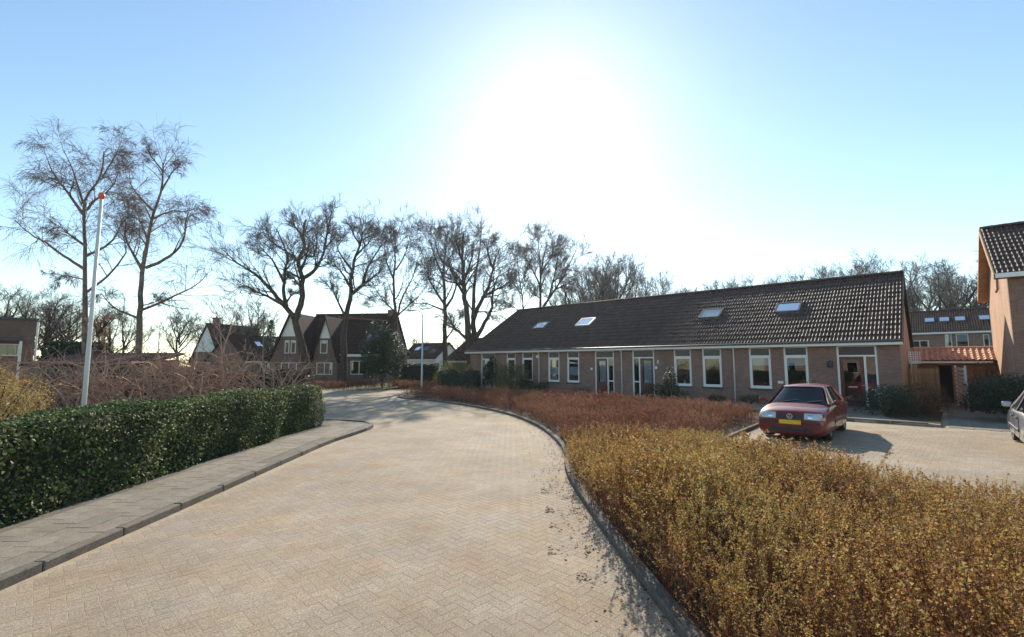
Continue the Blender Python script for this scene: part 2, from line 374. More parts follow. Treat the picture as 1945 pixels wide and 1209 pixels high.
def paver_mesh(L, W, Z, b=.001):
    x, y = L / 2, W / 2
    v = [(-x, -y, -Z), (x, -y, -Z), (x, y, -Z), (-x, y, -Z), (-x, -y, -b), (x, -y, -b), (x, y, -b), (-x, y, -b),
         (-x + b, -y + b, 0), (x - b, -y + b, 0), (x - b, y - b, 0), (-x + b, y - b, 0)]
    f = [(0, 1, 5, 4), (1, 2, 6, 5), (2, 3, 7, 6), (3, 0, 4, 7), (4, 5, 9, 8), (5, 6, 10, 9), (6, 7, 11, 10), (7, 4, 8, 11), (8, 9, 10, 11)]
    return np.array(v, np.float32), np.array(f, np.int32)
def pavers(parent, poly, name, m, cell, ymax, n_single, lift=.0012, gap=.0045, margin=.09, ang=45, pattern='herring', sides=(1, 1), jit=.0002, xy0=(0, 0), sortkey=None):
    """bricks laid over a polygon: the nearest are objects, the rest one piece of stuff"""
    PX = np.array([p[0] for p in poly]); PY = np.array([min(p[1], ymax) for p in poly])
    a = rad(ang); ca, sa = math.cos(a), math.sin(a)
    R = int(max(np.abs(PX).max(), 45) / cell) + 5
    lo = (max(PX.min(), -16), max(PY.min(), 2.2)); hi = (PX.max(), PY.max())
    cs = []
    if pattern == 'herring':
        cor = [((x - xy0[0]) * ca + (y - xy0[1]) * sa, -(x - xy0[0]) * sa + (y - xy0[1]) * ca) for x in (lo[0], hi[0]) for y in (lo[1], hi[1])]
        i0, i1 = int(min(c[0] for c in cor) / cell) - 2, int(max(c[0] for c in cor) / cell) + 2
        j0, j1 = int(min(c[1] for c in cor) / cell) - 2, int(max(c[1] for c in cor) / cell) + 2
        I, J = np.meshgrid(np.arange(i0, i1), np.arange(j0, j1)); I = I.ravel(); J = J.ravel()
        k = (I - J) % 4
        hx = k == 0; vx = k == 3
        U = np.concatenate([I[hx] + 1.0, I[vx] + .5]); V = np.concatenate([J[hx] + .5, J[vx] + 1.0])
        rot = np.concatenate([np.zeros(hx.sum()), np.full(vx.sum(), math.pi / 2)])
    else:
        i0, i1 = int(lo[0] / cell) - 60, int(hi[0] / cell) + 60; j0, j1 = int(lo[1] / cell) - 60, int(hi[1] / cell) + 60
        I, J = np.meshgrid(np.arange(i0, i1), np.arange(j0, j1)); I = I.ravel(); J = J.ravel()
        U = I + .5; V = J + .5 * (I % 2) + .5; rot = np.zeros(len(U))
    U = U * cell; V = V * cell
    P = np.stack([xy0[0] + U * ca - V * sa, xy0[1] + U * sa + V * ca], 1)
    ok = (P[:, 1] < ymax) & (P[:, 1] > 2.2) & (P[:, 0] > lo[0])
    P, rot = P[ok], rot[ok]
    ok = inside(P, poly); P, rot = P[ok], rot[ok]
    ok = edge_dist(P, poly) > margin; P, rot = P[ok], rot[ok] + a
    # only what the camera's side of the world can see
    ok = (np.abs(P[:, 0]) < P[:, 1] * 1.25 + 1.5); P, rot = P[ok], rot[ok]
    key = np.hypot(P[:, 0] , P[:, 1]) + 3 * (np.abs(P[:, 0]) > P[:, 1] * 1.07)
    o = np.argsort(key); P, rot = P[o], rot[o]
    L = (2 * cell if pattern == 'herring' else cell) - gap; W = cell - gap
    v, f = paver_mesh(L, W, .03)
    n = len(P)
    tx, ty = rng.normal(0, .0012, n), rng.normal(0, .0012, n); dz = rng.normal(0, jit, n); dr = rng.normal(0, .012, n)
    me = None
    for i in range(min(n_single, n)):
        if me is None:
            o1 = np_mesh(name, v, f, m, parent); me = o1.data
        else: o1 = link(name, me, parent)
        o1.location = (P[i, 0], P[i, 1], lift + dz[i]); o1.rotation_euler = (tx[i], ty[i], rot[i] + dr[i])
    if n > n_single:
        s = slice(n_single, n); r = (rot + dr)[s]; c, q = np.cos(r), np.sin(r)
        X = v[None, :, 0] * c[:, None] - v[None, :, 1] * q[:, None] + P[s, 0, None]
        Y = v[None, :, 0] * q[:, None] + v[None, :, 1] * c[:, None] + P[s, 1, None]
        Z = v[None, :, 2] + (lift + dz[s])[:, None] + v[None, :, 0] * ty[s, None] + v[None, :, 1] * tx[s, None]
        A = np.stack([X, Y, Z], 2).reshape(-1, 3)
        FF = (f[None] + (np.arange(n - n_single) * len(v))[:, None, None]).reshape(-1, 4)
        o1 = np_mesh(name + '_field', A, FF, m, parent); o1['kind'] = 'stuff'
    return n
pavers(road, road_poly, 'brick', M['paver'], .105, 17, 300)

def kerb(name, line, w=.12, h=.11, z0=-.02, up=.10, side=1, cap=None):
    k = thing(name, None, None); k['kind'] = 'structure'
    base = MB().box(-.49, .49, 0, w, -.12, 0).build('kerb_stone', M['kerb'], k, bevel=.012)
    pts = resample(line, 1.0); first = True
    for a, b in zip(pts, pts[1:]):
        if a.y < 1.2 or a.y > 60: continue
        o = base if first else link('kerb_stone', base.data, k); first = False
        d = b - a
        o.location = ((a.x + b.x) / 2, (a.y + b.y) / 2, up + random.gauss(0, .003)); o.rotation_euler = (random.gauss(0, .008), random.gauss(0, .003), math.atan2(d.y, d.x) + (0 if side > 0 else math.pi) + random.gauss(0, .006))
        o.scale = ((d.length - .004) / .99, 1, 1)
    return k
kerb('kerb', L_EDGE, side=1, up=.10)
kerb('kerb', R_EDGE, side=-1, up=.09, w=.13)
# left pavement
pav_poly = [(p.x - .12, p.y + (.0 if p.y < 15 else -.0)) for p in L_EDGE if p.y < 16.2] + [(-5.2, 16.5), (-6.2, 16.95), (-8, 17.3), (-14, 17.5), (-30, 17.8), (-30, 15.9), (-6.5, 15.8), (-6.35, 15.5), (-6.35, -4)]
pavement = tag(sheet('pavement', pav_poly, -.02, M['kerb'], thick=.11), kind='structure')
pavers(pavement, pav_poly, 'paving_slab', M['concrete'], .30, 17, 290, lift=.0945, gap=.005, margin=.13, ang=0, pattern='grid', xy0=(-4.88, 0), jit=.0012)

# beds, parking court, paths
GOLD = [(1.62, 1.0), (1.36, 3.6), (1.14, 6.5), (1.06, 9.2), (1.25, 11.3), (1.3, 12.2), (3.2, 12.0), (4.7, 11.7), (5.35, 10.6), (5.55, 8.6), (5.7, 6.8), (6.3, 5.2), (7.4, 3), (8, 1)]
RED = [(1.33, 11.6), (1.28, 13.7), (.87, 16.7), (-.15, 20.2), (-2.05, 23.8), (-4.25, 26.8), (-6.15, 28.5), (-6.9, 29.7), (-6.8, 31.4), (-4.5, 31.8), (-1.2, 30.0), (2.6, 26.6), (5.5, 23.5), (8.4, 20.6), (9.3, 17.9), (7.2, 15.3), (5.7, 13.5), (4.8, 12.1)]
tag(sheet('soil_bed', GOLD + [(9.4, 18.2)][:0], .05, M['soil']), kind='structure')
tag(sheet('soil_bed', [(1.3, 11.3), (1.28, 13.7), (.87, 16.7), (-.15, 20.2), (-2.05, 23.8), (-4.25, 26.8), (-6.15, 28.5), (-6.95, 29.7), (-6.8, 32), (-4, 34), (4, 34), (12, 26), (9.9, 18.1), (7.5, 15.1), (5.9, 13.3), (4.9, 11.9)], .046, M['soil']), kind='structure')
K0 = Vector((12.25, 17.44, 0))                     # pavement kerb in front of the bungalow door
court_poly = [(4.9, 11.7), (5.6, 10.6), (5.8, 8.6), (6.0, 6.6), (6.6, 5.0), (8, 1), (40, 1), (40, 8)] + [tuple((K0 - D * 16)[:2]), tuple(K0[:2]), tuple((K0 + D * 1.8)[:2]), (10.2, 18.4), (7.6, 15.3), (6.1, 13.5)]
court = tag(sheet('parking_court', court_poly, .004, M['sand']), kind='structure')
pavers(court, court_poly, 'brick', M['paver'], .105, 15, 60, lift=.0062, xy0=(.03, .05))
kerb('kerb', [Vector((5.0, 11.9, 0)), Vector((6.05, 13.35, 0)), Vector((7.55, 15.15, 0)), Vector((10.05, 18.2, 0))], side=1, up=.10)
kerb('kerb', [K0 + D * 1.8, K0 - D * 2.5], side=1, up=.13, w=.16)
front_poly = [tuple((K0 + D * 1.8)[:2]), tuple((K0 - D * 2.5)[:2]), tuple((K0 - D * 2.5 + E * 5.6)[:2]), tuple((K0 + D * 12 + E * 5.6)[:2]), tuple((K0 + D * 12 + E * 2.5)[:2]), tuple((K0 + D * 1.8 + E * 2.5)[:2])]
fp = tag(sheet('pavement', front_poly, -.02, M['sand'], thick=.11), kind='structure')
pavers(fp, front_poly, 'paving_slab', M['concrete'], .30, 40, 290, lift=.0945, gap=.006, margin=.1, ang=math.degrees(HROT), pattern='grid', xy0=(K0.x, K0.y))
path_poly = [tuple((K0 - D * 2.5)[:2]), tuple((K0 - D * 5.2)[:2]), tuple((K0 - D * 4.3 + E * 14)[:2]), tuple((K0 - D * 2.5 + E * 14)[:2])]
pth = tag(sheet('path', path_poly, .008, M['sand']), kind='structure')
pavers(pth, path_poly, 'paving_slab', M['concrete'], .30, 30, 200, lift=.02, gap=.008, margin=.1, ang=math.degrees(HROT), pattern='grid', xy0=(K0.x, K0.y))
tag(sheet('soil_bed', [tuple((K0 - D * 1.0 + E * 1.5)[:2]), tuple((K0 - D * 2.5 + E * .3)[:2]), tuple((K0 - D * 2.6 + E * 5.5)[:2]), tuple((K0 - D * .6 + E * 5.5)[:2])], .115, M['soil']), kind='structure')

# ------------------------------------------------------------------ foliage tools
def rotmats(n, tilt=.25):
    a = rng.uniform(0, 2 * np.pi, n); b = rng.normal(0, tilt, n); c = rng.normal(0, tilt, n)
    ca, sa, cb, sb, cc, sc = np.cos(a), np.sin(a), np.cos(b), np.sin(b), np.cos(c), np.sin(c)
    Z = np.zeros(n); O = np.ones(n)
    Rz = np.stack([ca, -sa, Z, sa, ca, Z, Z, Z, O], 1).reshape(n, 3, 3)
    Rx = np.stack([O, Z, Z, Z, cb, -sb, Z, sb, cb], 1).reshape(n, 3, 3)
    Ry = np.stack([cc, Z, sc, Z, O, Z, -sc, Z, cc], 1).reshape(n, 3, 3)
    return Rx @ Ry @ Rz
def leaves(P, size, up=.3, asp=.6, nrm=None, spread=.8):
    """kite leaf quads at the points P; normals follow nrm loosely"""
    n = len(P)
    N = rng.normal(0, 1, (n, 3))
    if nrm is not None: N = nrm + N * spread
    N[:, 2] += up; N /= np.linalg.norm(N, axis=1, keepdims=True) + 1e-9
    T = np.cross(N, rng.normal(0, 1, (n, 3))); T /= np.linalg.norm(T, axis=1, keepdims=True) + 1e-9
    B = np.cross(N, T); s = (size * rng.uniform(.6, 1.35, n))[:, None]
    q = N * s * .12
    V = np.stack([P - T * s * .5, P + B * s * .5 * asp - q + T * s * .05, P + T * s * .5, P - B * s * .5 * asp - q + T * s * .05], 1).reshape(-1, 3)
    return V, np.arange(4 * n).reshape(n, 4)
def leaves3(P, size, up=.3, asp=.6, **k):
    V, _ = leaves(P, size, up, asp, **k); V = V.reshape(-1, 4, 3)[:, [0, 1, 3]]; V[:, 2] = V[:, 2] * 1.0
    return V.reshape(-1, 3), np.arange(3 * len(V)).reshape(-1, 3)
def scatter(protos, P, scl, tilt=.2):
    """one joined mesh from random prototypes (V,F quads) stood on the points P"""
    VV, FF, off = [], [], 0
    pick = rng.integers(0, len(protos), len(P))
    for i, (v, f) in enumerate(protos):
        q = np.where(pick == i)[0]
        if not len(q): continue
        R = rotmats(len(q), tilt)
        A = np.einsum('nij,vj->nvi', R, v) * scl[q][:, None, None] + P[q][:, None, :]
        VV.append(A.reshape(-1, 3)); FF.append((f[None] + (np.arange(len(q)) * len(v))[:, None, None]).reshape(-1, f.shape[1]) + off)
        off += len(q) * len(v)
    return np.concatenate(VV), np.concatenate(FF)
def tubes_np(PL, R, k=3):
    """PL (n,N,3) polylines, R (n,N) radii -> quads"""
    n, N, _ = PL.shape
    T = np.empty_like(PL); T[:, 1:-1] = PL[:, 2:] - PL[:, :-2]; T[:, 0] = PL[:, 1] - PL[:, 0]; T[:, -1] = PL[:, -1] - PL[:, -2]
    T /= np.linalg.norm(T, axis=2, keepdims=True) + 1e-9
    ref = np.tile(np.array([.3, .2, .93]), (n, 1)); ref[np.abs((T[:, 0] * ref).sum(1)) > .9] = (1, 0, .1)
    U = np.cross(T, ref[:, None, :]); U /= np.linalg.norm(U, axis=2, keepdims=True) + 1e-9
    W = np.cross(T, U); a = np.arange(k) * 2 * np.pi / k
    V = PL[:, :, None, :] + R[:, :, None, None] * (U[:, :, None, :] * np.cos(a)[None, None, :, None] + W[:, :, None, :] * np.sin(a)[None, None, :, None])
    i, j = np.meshgrid(np.arange(N - 1), np.arange(k), indexing='ij'); i = i.ravel(); j = j.ravel()
    f = np.stack([i * k + j, i * k + (j + 1) % k, (i + 1) * k + (j + 1) % k, (i + 1) * k + j], 1)
    FF = (f[None] + (np.arange(n) * N * k)[:, None, None]).reshape(-1, 4)
    return V.reshape(-1, 3), FF
def joinq(parts):
    V, Fq, o = [], [], 0
    for v, f in parts: V.append(v); Fq.append(f + o); o += len(v)
    return np.concatenate(V), np.concatenate(Fq)
def grow(par, rad_, n, ang, length, N, jit, trop, rr, t0=.25, ledir=None, rmax=1e9, rend=.25, cap=1e9):
    """children on parent polylines; everything batched"""
    p, K, _ = par.shape; idx = np.repeat(np.arange(p), n); c = len(idx)
    t = t0 + (1 - t0) * rng.uniform(0, 1, c) ** .85; x = t * (K - 1); i = np.minimum(x.astype(int), K - 2); fr = (x - i)[:, None]
    P0 = par[idx, i] * (1 - fr) + par[idx, i + 1] * fr
    d = par[idx, i + 1] - par[idx, i]; d /= np.linalg.norm(d, axis=1, keepdims=True) + 1e-9
    r0 = rad_[idx, i] * (1 - fr[:, 0]) + rad_[idx, i + 1] * fr[:, 0]
    s = np.cross(d, rng.normal(0, 1, (c, 3))); s /= np.linalg.norm(s, axis=1, keepdims=True) + 1e-9
    an = np.radians(ang) * rng.uniform(.6, 1.35, c)
    d = d * np.cos(an)[:, None] + s * np.sin(an)[:, None]
    plen = np.linalg.norm(np.diff(par, axis=1), axis=2).sum(1)[idx]
    L = length * rng.uniform(.55, 1.25, c) * (1.15 - .6 * t) if length > 0 else -length * plen * rng.uniform(.6, 1.2, c) * (1.12 - .38 * t)
    L = np.minimum(L, cap * rng.uniform(.75, 1.1, c))
    st = (L / (N - 1))[:, None]
    pts = [P0]
    for q in range(N - 1):
        d = d + rng.normal(0, jit, (c, 3)); d[:, 2] += trop; d /= np.linalg.norm(d, axis=1, keepdims=True) + 1e-9
        pts.append(pts[-1] + d * st)
    PL = np.stack(pts, 1); rs = np.minimum(r0 * rr, rmax)
    R = rs[:, None] * np.linspace(1, rend, N)[None, :]
    return PL, R
def resamp(pts, N):
    P = np.array(pts, float); s = np.concatenate([[0], np.cumsum(np.linalg.norm(np.diff(P, axis=0), axis=1))])
    t = np.linspace(0, s[-1], N); return np.stack([np.interp(t, s, P[:, k]) for k in range(3)], 1)

TREE_STYLES = {
    # level: n, angle, length(-ratio), N, jitter, tropism, radius ratio, t0
    'oak': [(12, 42, -.50, 5, .15, .05, .5, .2), (9, 42, -.6, 4, .12, .05, .5, .12), (7, 40, -.60, 3, .10, .04, .6, .1)],
    'birch': [(11, 44, -.46, 5, .14, .02, .5, .2), (8, 42, -.6, 4, .12, -.06, .5, .15), (7, 36, -.9, 4, .08, -.34, .6, .1)],
    'far': [(9, 36, -.48, 5, .09, .08, .55, .15), (8, 36, -.55, 4, .08, .06, .55, .1), (6, 36, -.6, 3, .1, .04, .6, .1)],
    'sap': [(7, 40, -.5, 4, .13, .08, .55, .2), (5, 38, -.5, 3, .12, .06, .55, .1), (3, 36, -.5, 3, .1, .04, .6, .1)],
}
def tree_parts(root, trunk, limbs, style, barkm, twigm, rmin=.006, extra=1.0):
    """trunk: (pts, r0, r1); limbs: same; local coordinates"""
    def mk(name, L, k):
        pts, r0, r1 = L; N = max(6, len(pts) * 2); P = resamp(pts, N); P[1:-1] += rng.normal(0, .02 * max(r0 * 4, .3), (N - 2, 3))
        R = np.linspace(r0, r1, N)
        if name == 'trunk': R[0] *= 1.35
        V, Fq = tubes_np(P[None], R[None], k); np_mesh(name, V, Fq, barkm, root, smooth=True)
        return resamp(P, 8), np.linspace(r0, r1, 8)
    tP = mk('trunk', trunk, 10)
    LP = [mk('limb', l, 7) for l in limbs]
    allp = LP + [(resamp(tP[0][3:], 8), np.linspace(tP[1][3], tP[1][-1], 8))]
    PL = np.stack([a for a, b in allp]); R = np.stack([b for a, b in allp])
    meshes = []
    for li, (n, an, le, N, j, tr, rr, t0) in enumerate(TREE_STYLES[style]):
        PL, R = grow(PL, R, max(2, int(n * extra)), an, le, N, j, tr, rr, t0, cap={'oak': (3.0, 1.8, 1.05), 'birch': (2.3, 1.5, 1.15), 'far': (2.6, 1.5, .9), 'sap': (2, 1, .6)}[style][li])
        R = np.maximum(R, rmin * (1 if li == 2 else 1.4))
        meshes.append(tubes_np(PL, R, 4 if li == 0 else 3))
    b = np_mesh('branches', *meshes[0], barkm, root, smooth=True); b['kind'] = 'stuff'
    b = np_mesh('twigs', *joinq(meshes[1:]), twigm, root); b['kind'] = 'stuff'
def px_limb(pts, Y, slope, org):
    """a limb traced in the picture, laid out at the tree's own distance with a depth of its own"""
    out = []; x0, y0 = pts[0]; acc = 0
    for i, (x, y) in enumerate(pts):
        if i: acc += math.hypot(x - pts[i - 1][0], y - pts[i - 1][1]) * Y / F
        out.append(tuple(ap(x, y, Y + slope * acc) - org))
    return out
def zs(pts, ox, oy, s): return [(ox + x * s, oy + y * s) for x, y in pts]
def traced_tree(name, label, cat, Y, basepx, trunk, limbs, style, r0, barkm, twigm, group=None, rmin=.006, extra=1.0):
    b = ap(basepx, 700, Y); org = Vector((b.x, Y, 0)); root = thing(name, label, cat, org, 0, group)
    def cut(p, f=.88):
        q = resamp([(x, y, 0) for x, y in p], 30)[:int(30 * f)]; return [tuple(q[i][:2]) for i in np.linspace(0, len(q) - 1, max(4, len(p) + 1)).astype(int)]
    trunk = cut(trunk, .91); limbs = [(cut(l), r) for l, r in limbs]
    T = [(0, 0, -.1)] + px_limb(trunk, Y, .0, org)
    ls = []
    for i, (l, r) in enumerate(limbs):
        ls.append((px_limb(l, Y, random.choice([-.45, -.25, .25, .45, .1]), org), r * r0, max(.012, r * r0 * .16)))
    tree_parts(root, (T, r0, r0 * .18), ls, style, M[barkm], M[twigm], rmin, extra)
    return root
def z1(p): return zs(p, 0, 200, .4136)
def z2(p): return zs(p, 400, 350, .2896)
def z3(p): return zs(p, 750, 380, .2647)

# ------------------------------------------------------------------ building tools (local frame: x along facade, y inwards)
def tile_proto(wd, ex, humps=2, hh=.055, th=.03):
    """one interlocking tile, lower edge at y=0, laid flat; x across"""
    n = humps * 4; xs = np.linspace(0, wd, n + 1); z = hh * (.5 - .5 * np.cos(xs / wd * humps * 2 * math.pi)) ** 1.3
    v = [(x, 0, q + th) for x, q in zip(xs, z)] + [(x, ex + .03, q) for x, q in zip(xs, z)] + [(x, 0, q) for x, q in zip(xs, z)]
    m = n + 1
    f = [(i, i + 1, m + i + 1, m + i) for i in range(n)] + [(2 * m + i, 2 * m + i + 1, i + 1, i) for i in range(n)]
    return np.array(v, np.float32), np.array(f, np.int32)
def tiled_slope(parent, x0, x1, y0, z0, y1, z1, cols, rows, m, n_single, near='x1', humps=2, name='roof_tile', holes=(), hh=.055):
    """slope rising from (y0,z0) to (y1,z1) between x0 and x1"""
    wd = (x1 - x0) / cols; run = math.hypot(y1 - y0, z1 - z0); ex = run / rows; sg = 1 if y1 > y0 else -1
    v, f = tile_proto(wd, ex, humps, hh)
    if sg < 0: v = v * np.array([-1, 1, 1], np.float32) + np.array([wd, 0, 0], np.float32)
    ang = math.atan2(z1 - z0, abs(y1 - y0))
    I, J = np.meshgrid(np.arange(cols), np.arange(rows)); I = I.ravel(); J = J.ravel()
    keep = np.ones(len(I), bool)
    for (hx0, hx1, hs0, hs1) in holes:
        cxm = x0 + (I + .5) * wd; csm = (J + .5) * ex; keep &= ~((cxm > hx0) & (cxm < hx1) & (csm > hs0) & (csm < hs1))
    I, J = I[keep], J[keep]
    o = np.argsort(-I if near == 'x1' else I, kind='stable'); I, J = I[o], J[o]
    X = x0 + I * wd; Yc = y0 + sg * J * ex * math.cos(ang); Zc = z0 + J * ex * math.sin(ang) + rng.normal(0, .003, len(I))
    rx = ang * sg + rng.normal(0, .006, len(I))
    if sg < 0: v = v * np.array([1, -1, 1], np.float32); f = f[:, ::-1]
    me = None
    for i in range(min(n_single, len(I))):
        if me is None: q = np_mesh(name, v, f, m, parent); me = q.data
        else: q = link(name, me, parent)
        q.location = (X[i], Yc[i], Zc[i]); q.rotation_euler = (rx[i], 0, 0)
    s = slice(min(n_single, len(I)), None); c, q = np.cos(rx[s]), np.sin(rx[s]); k = len(c)
    if k:
        A = np.stack([v[None, :, 0] + X[s, None], v[None, :, 1] * c[:, None] - v[None, :, 2] * q[:, None] + Yc[s, None], v[None, :, 1] * q[:, None] + v[None, :, 2] * c[:, None] + Zc[s, None]], 2).reshape(-1, 3)
        FF = (f[None] + (np.arange(k) * len(v))[:, None, None]).reshape(-1, 4)
        q = np_mesh('roof_tiling', A, FF, m, parent); q['kind'] = 'stuff'
def wall_with_openings(mb, x0, x1, z0, z1, y0, y1, ops):
    """front wall box minus openings [(xa,xb,za,zb)] that do not overlap in x"""
    x = x0
    for a, b, za, zb in sorted(ops):
        if a > x: mb.box(x, a, y0, y1, z0, z1)
        if za > z0: mb.box(a, b, y0, y1, z0, za)
        if zb < z1: mb.box(a, b, y0, y1, zb, z1)
        x = b
    if x1 > x: mb.box(x, x1, y0, y1, z0, z1)
def frame_rect(mb, x0, x1, z0, z1, t, y0, y1):
    mb.box(x0, x0 + t, y0, y1, z0, z1); mb.box(x1 - t, x1, y0, y1, z0, z1)
    mb.box(x0 + t, x1 - t, y0, y1, z0, z0 + t); mb.box(x0 + t, x1 - t, y0, y1, z1 - t, z1)
def simple_window(parent, x0, x1, z0, z1, y=0.0, t=.07, mull=0, blind=0, framem=None, name='window', glassm=None):
    f = MB(); frame_rect(f, x0, x1, z0, z1, t, y + .03, y + .10)
    for k in range(mull):
        xm = x0 + (x1 - x0) * (k + 1) / (mull + 1); f.box(xm - t / 2, xm + t / 2, y + .03, y + .10, z0 + t, z1 - t)
    wn = f.build(name, framem or M['white'], parent)
    MB().box(x0 + t * .8, x1 - t * .8, y + .06, y + .07, z0 + t * .8, z1 - t * .8).build('pane', glassm or M['glass'], wn)
    if blind: MB().box(x0 + t, x1 - t, y + .13, y + .14, z1 - t - (z1 - z0) * blind, z1 - t).build('blind', M['curtain'], wn)
    return wn

# ------------------------------------------------------------------ the bungalow row
P0 = gp(1620, 773, .1); P0.z = 0
# its right-hand front corner
def lx_on(px, org):     # local x of a pixel column on the facade plane through org
    r = ray(px, 690); t = ((org - Vector((0, 0, 0))).dot(E)) / (r.x * E.x + r.y * E.y)
    return (Vector((r.x * t, r.y * t, 0)) - org).dot(-D)
cx_ = lx_on(1711, P0); BO = P0 - D * cx_
LB = -lx_on(893, BO)                                  # length
bung = thing('bungalow', 'long low brown brick bungalow terrace with dark tiled roof and white framed windows', 'bungalow', BO, HROT)
WH, EZ, EY, RY, RZ = 2.93, 3.12, -.38, 6.05, 6.98
bx = lambda px: lx_on(px, BO)
SILL = .82
openings = []
wins = [(962, 979, .25), (991.6, 1012, 0), (1041, 1062.4, 0), (1076.8, 1100, 0), (1280, 1313, 0), (1334, 1370.5, 0), (1423, 1464.4, .3), (1489, 1535, .3)]
doors = [(914, 940, 'L'), (1130, 1166, 'R'), (1201, 1242.6, 'L'), (1590, 1667, 'R')]
for a, b, bl in wins: openings.append((bx(a), bx(b), SILL, WH))
for a, b, sd in doors: openings.append((bx(a), bx(b), .12, WH))
mb = MB(); wall_with_openings(mb, -LB, 0, 0, WH, 0, .28, openings)
mb.box(-LB, -LB + .28, .28, 11.7, 0, WH); mb.box(-LB, 0, 11.7, 11.98, 0, WH)
def gable(mb, x0, x1, ya, yb, z0, yr, zr):
    mb.prism([(x0, ya, z0), (x0, yb, z0), (x0, yr, zr)], (x0, 0, 0), (x1, 0, 0))
mb.build('wall', M['brick'], bung)
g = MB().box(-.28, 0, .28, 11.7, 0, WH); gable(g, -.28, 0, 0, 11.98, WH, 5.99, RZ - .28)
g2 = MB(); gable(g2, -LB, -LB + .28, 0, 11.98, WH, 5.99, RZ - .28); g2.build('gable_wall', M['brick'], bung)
g.build('gable_wall', M['brick_o'], bung)  # orange brick puts the warm light bounced onto this gable into its colour
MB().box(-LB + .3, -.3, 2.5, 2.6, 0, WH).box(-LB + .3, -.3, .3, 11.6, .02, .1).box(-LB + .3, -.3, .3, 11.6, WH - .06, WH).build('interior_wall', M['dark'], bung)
# roof deck, tiles, ridge
mb = MB(); sl_ = (RZ - EZ) / (RY - EY)
mb.add([(-LB - .15, EY, EZ - .03), (.12, EY, EZ - .03), (.12, RY, RZ - .03), (-LB - .15, RY, RZ - .03), (.12, 12.4, EZ - .03), (-LB - .15, 12.4, EZ - .03)], [(0, 1, 2, 3), (3, 2, 4, 5)])
mb.build('roof', M['tile'], bung, fix=False)
sky_px = [(1006, 1050, 612, 626), (1090, 1135, 604, 621), (1323, 1379, 588, 606), (1467, 1528, 575, 596)]
def on_roof(px, py):
    r = ray(px, py); nrm = Vector((0, -sl_, 1)); nW = E * (-sl_) + Vector((0, 0, 1))
    p0 = BO + E * EY + Vector((0, 0, EZ)); c0 = Vector((0, 0, H)); t = (p0 - c0).dot(nW) / r.dot(nW); p = c0 + r * t
    q = p - BO; return q.dot(-D), (q.dot(E) - EY) * math.hypot(1, sl_)
sky_loc = []
for x0, x1, ya, yb in sky_px:
    a = on_roof(x0 + 6, yb); b = on_roof(x1 - 6, ya); c = on_roof((x0 + x1) / 2, (ya + yb) / 2); w2 = .58
    sky_loc.append((c[0] - w2, c[0] + w2, c[1] - .55, c[1] + .55))
COLS = round((LB + .27) / .3)
tiled_slope(bung, -LB - .15, .12, EY, EZ, RY, RZ, COLS, 15, M['tile'], 300, holes=sky_loc)
# ridge tiles and verge
mb = MB(); base = None; n = int((LB + .27) / .42)
prof = [(.16 * math.cos(a), .13 * math.sin(a)) for a in np.linspace(0, math.pi, 7)]
for i in range(n):
    x0 = .12 - (i + 1) * (LB + .27) / n; l = (LB + .27) / n + .03
    if base is None:
        v = [(0, y, z) for y, z in prof] + [(l, y * 1.08, z * 1.1) for y, z in prof]
        base = MB().add(v, [(j, j + 1, 7 + j + 1, 7 + j) for j in range(6)] + [tuple(range(7, 14))]).build('ridge_tile', M['tile'], bung); o = base
    else: o = link('ridge_tile', base.data, bung)
    o.location = (x0, RY, RZ + .02)
MB().bar((.14, EY - .02, EZ - .04), (.14, RY, RZ - .04), .05, .22).bar((.14, 12.4, EZ - .04), (.14, RY, RZ - .04), .05, .22).build('verge_board', M['tile'], bung)
MB().box(-LB - .17, .14, EY - .10, EY - .02, EZ - .2, EZ + .01).box(-LB - .17, .14, EY - .02, -.003, WH - .02, WH + .02).build('fascia', M['white'], bung, bevel=.006)
g = MB(); g.tube([(-LB - .17, EY - .16, EZ - .03), (.14, EY - .16, EZ - .03)], .05, 8); g.build('gutter', M['slate'], bung)
for i, (x0, x1, s0, s1) in enumerate(sky_loc):
    cs, sn = 1 / math.hypot(1, sl_), sl_ / math.hypot(1, sl_)
    def rp(x, s, n): return (x, EY + s * cs - n * sn, EZ + s * sn + n * cs)
    f = MB()
    op = .05
    for (a, b) in (((x0, s0), (x1, s0)), ((x1, s0), (x1, s1)), ((x1, s1), (x0, s1)), ((x0, s1), (x0, s0))):
        f.bar(rp(a[0], a[1], .08), rp(b[0], b[1], .08), .09, .10, up=(0, -sn, cs))
    sk = f.build('roof_window', M['lead'] if i != 1 else M['white'], bung)
    MB().add([rp(x0, s0, .10), rp(x1, s0, .10), rp(x1, s1, .10), rp(x0, s1, .10)], [(0, 1, 2, 3)]).build('pane', M['roofglass'], sk)
    MB().add([rp(x0, s0, .04), rp(x1, s0, .04), rp(x1, s1, .04), rp(x0, s1, .04)], [(0, 1, 2, 3)]).build('blind', M['curtain'], sk)
    MB().add([rp(x0 - .14, s0 - .18, .045), rp(x1 + .14, s0 - .18, .045), rp(x1 + .14, s0, .05), rp(x0 - .14, s0, .05)], [(0, 1, 2, 3)]).build('flashing', M['lead'], sk)
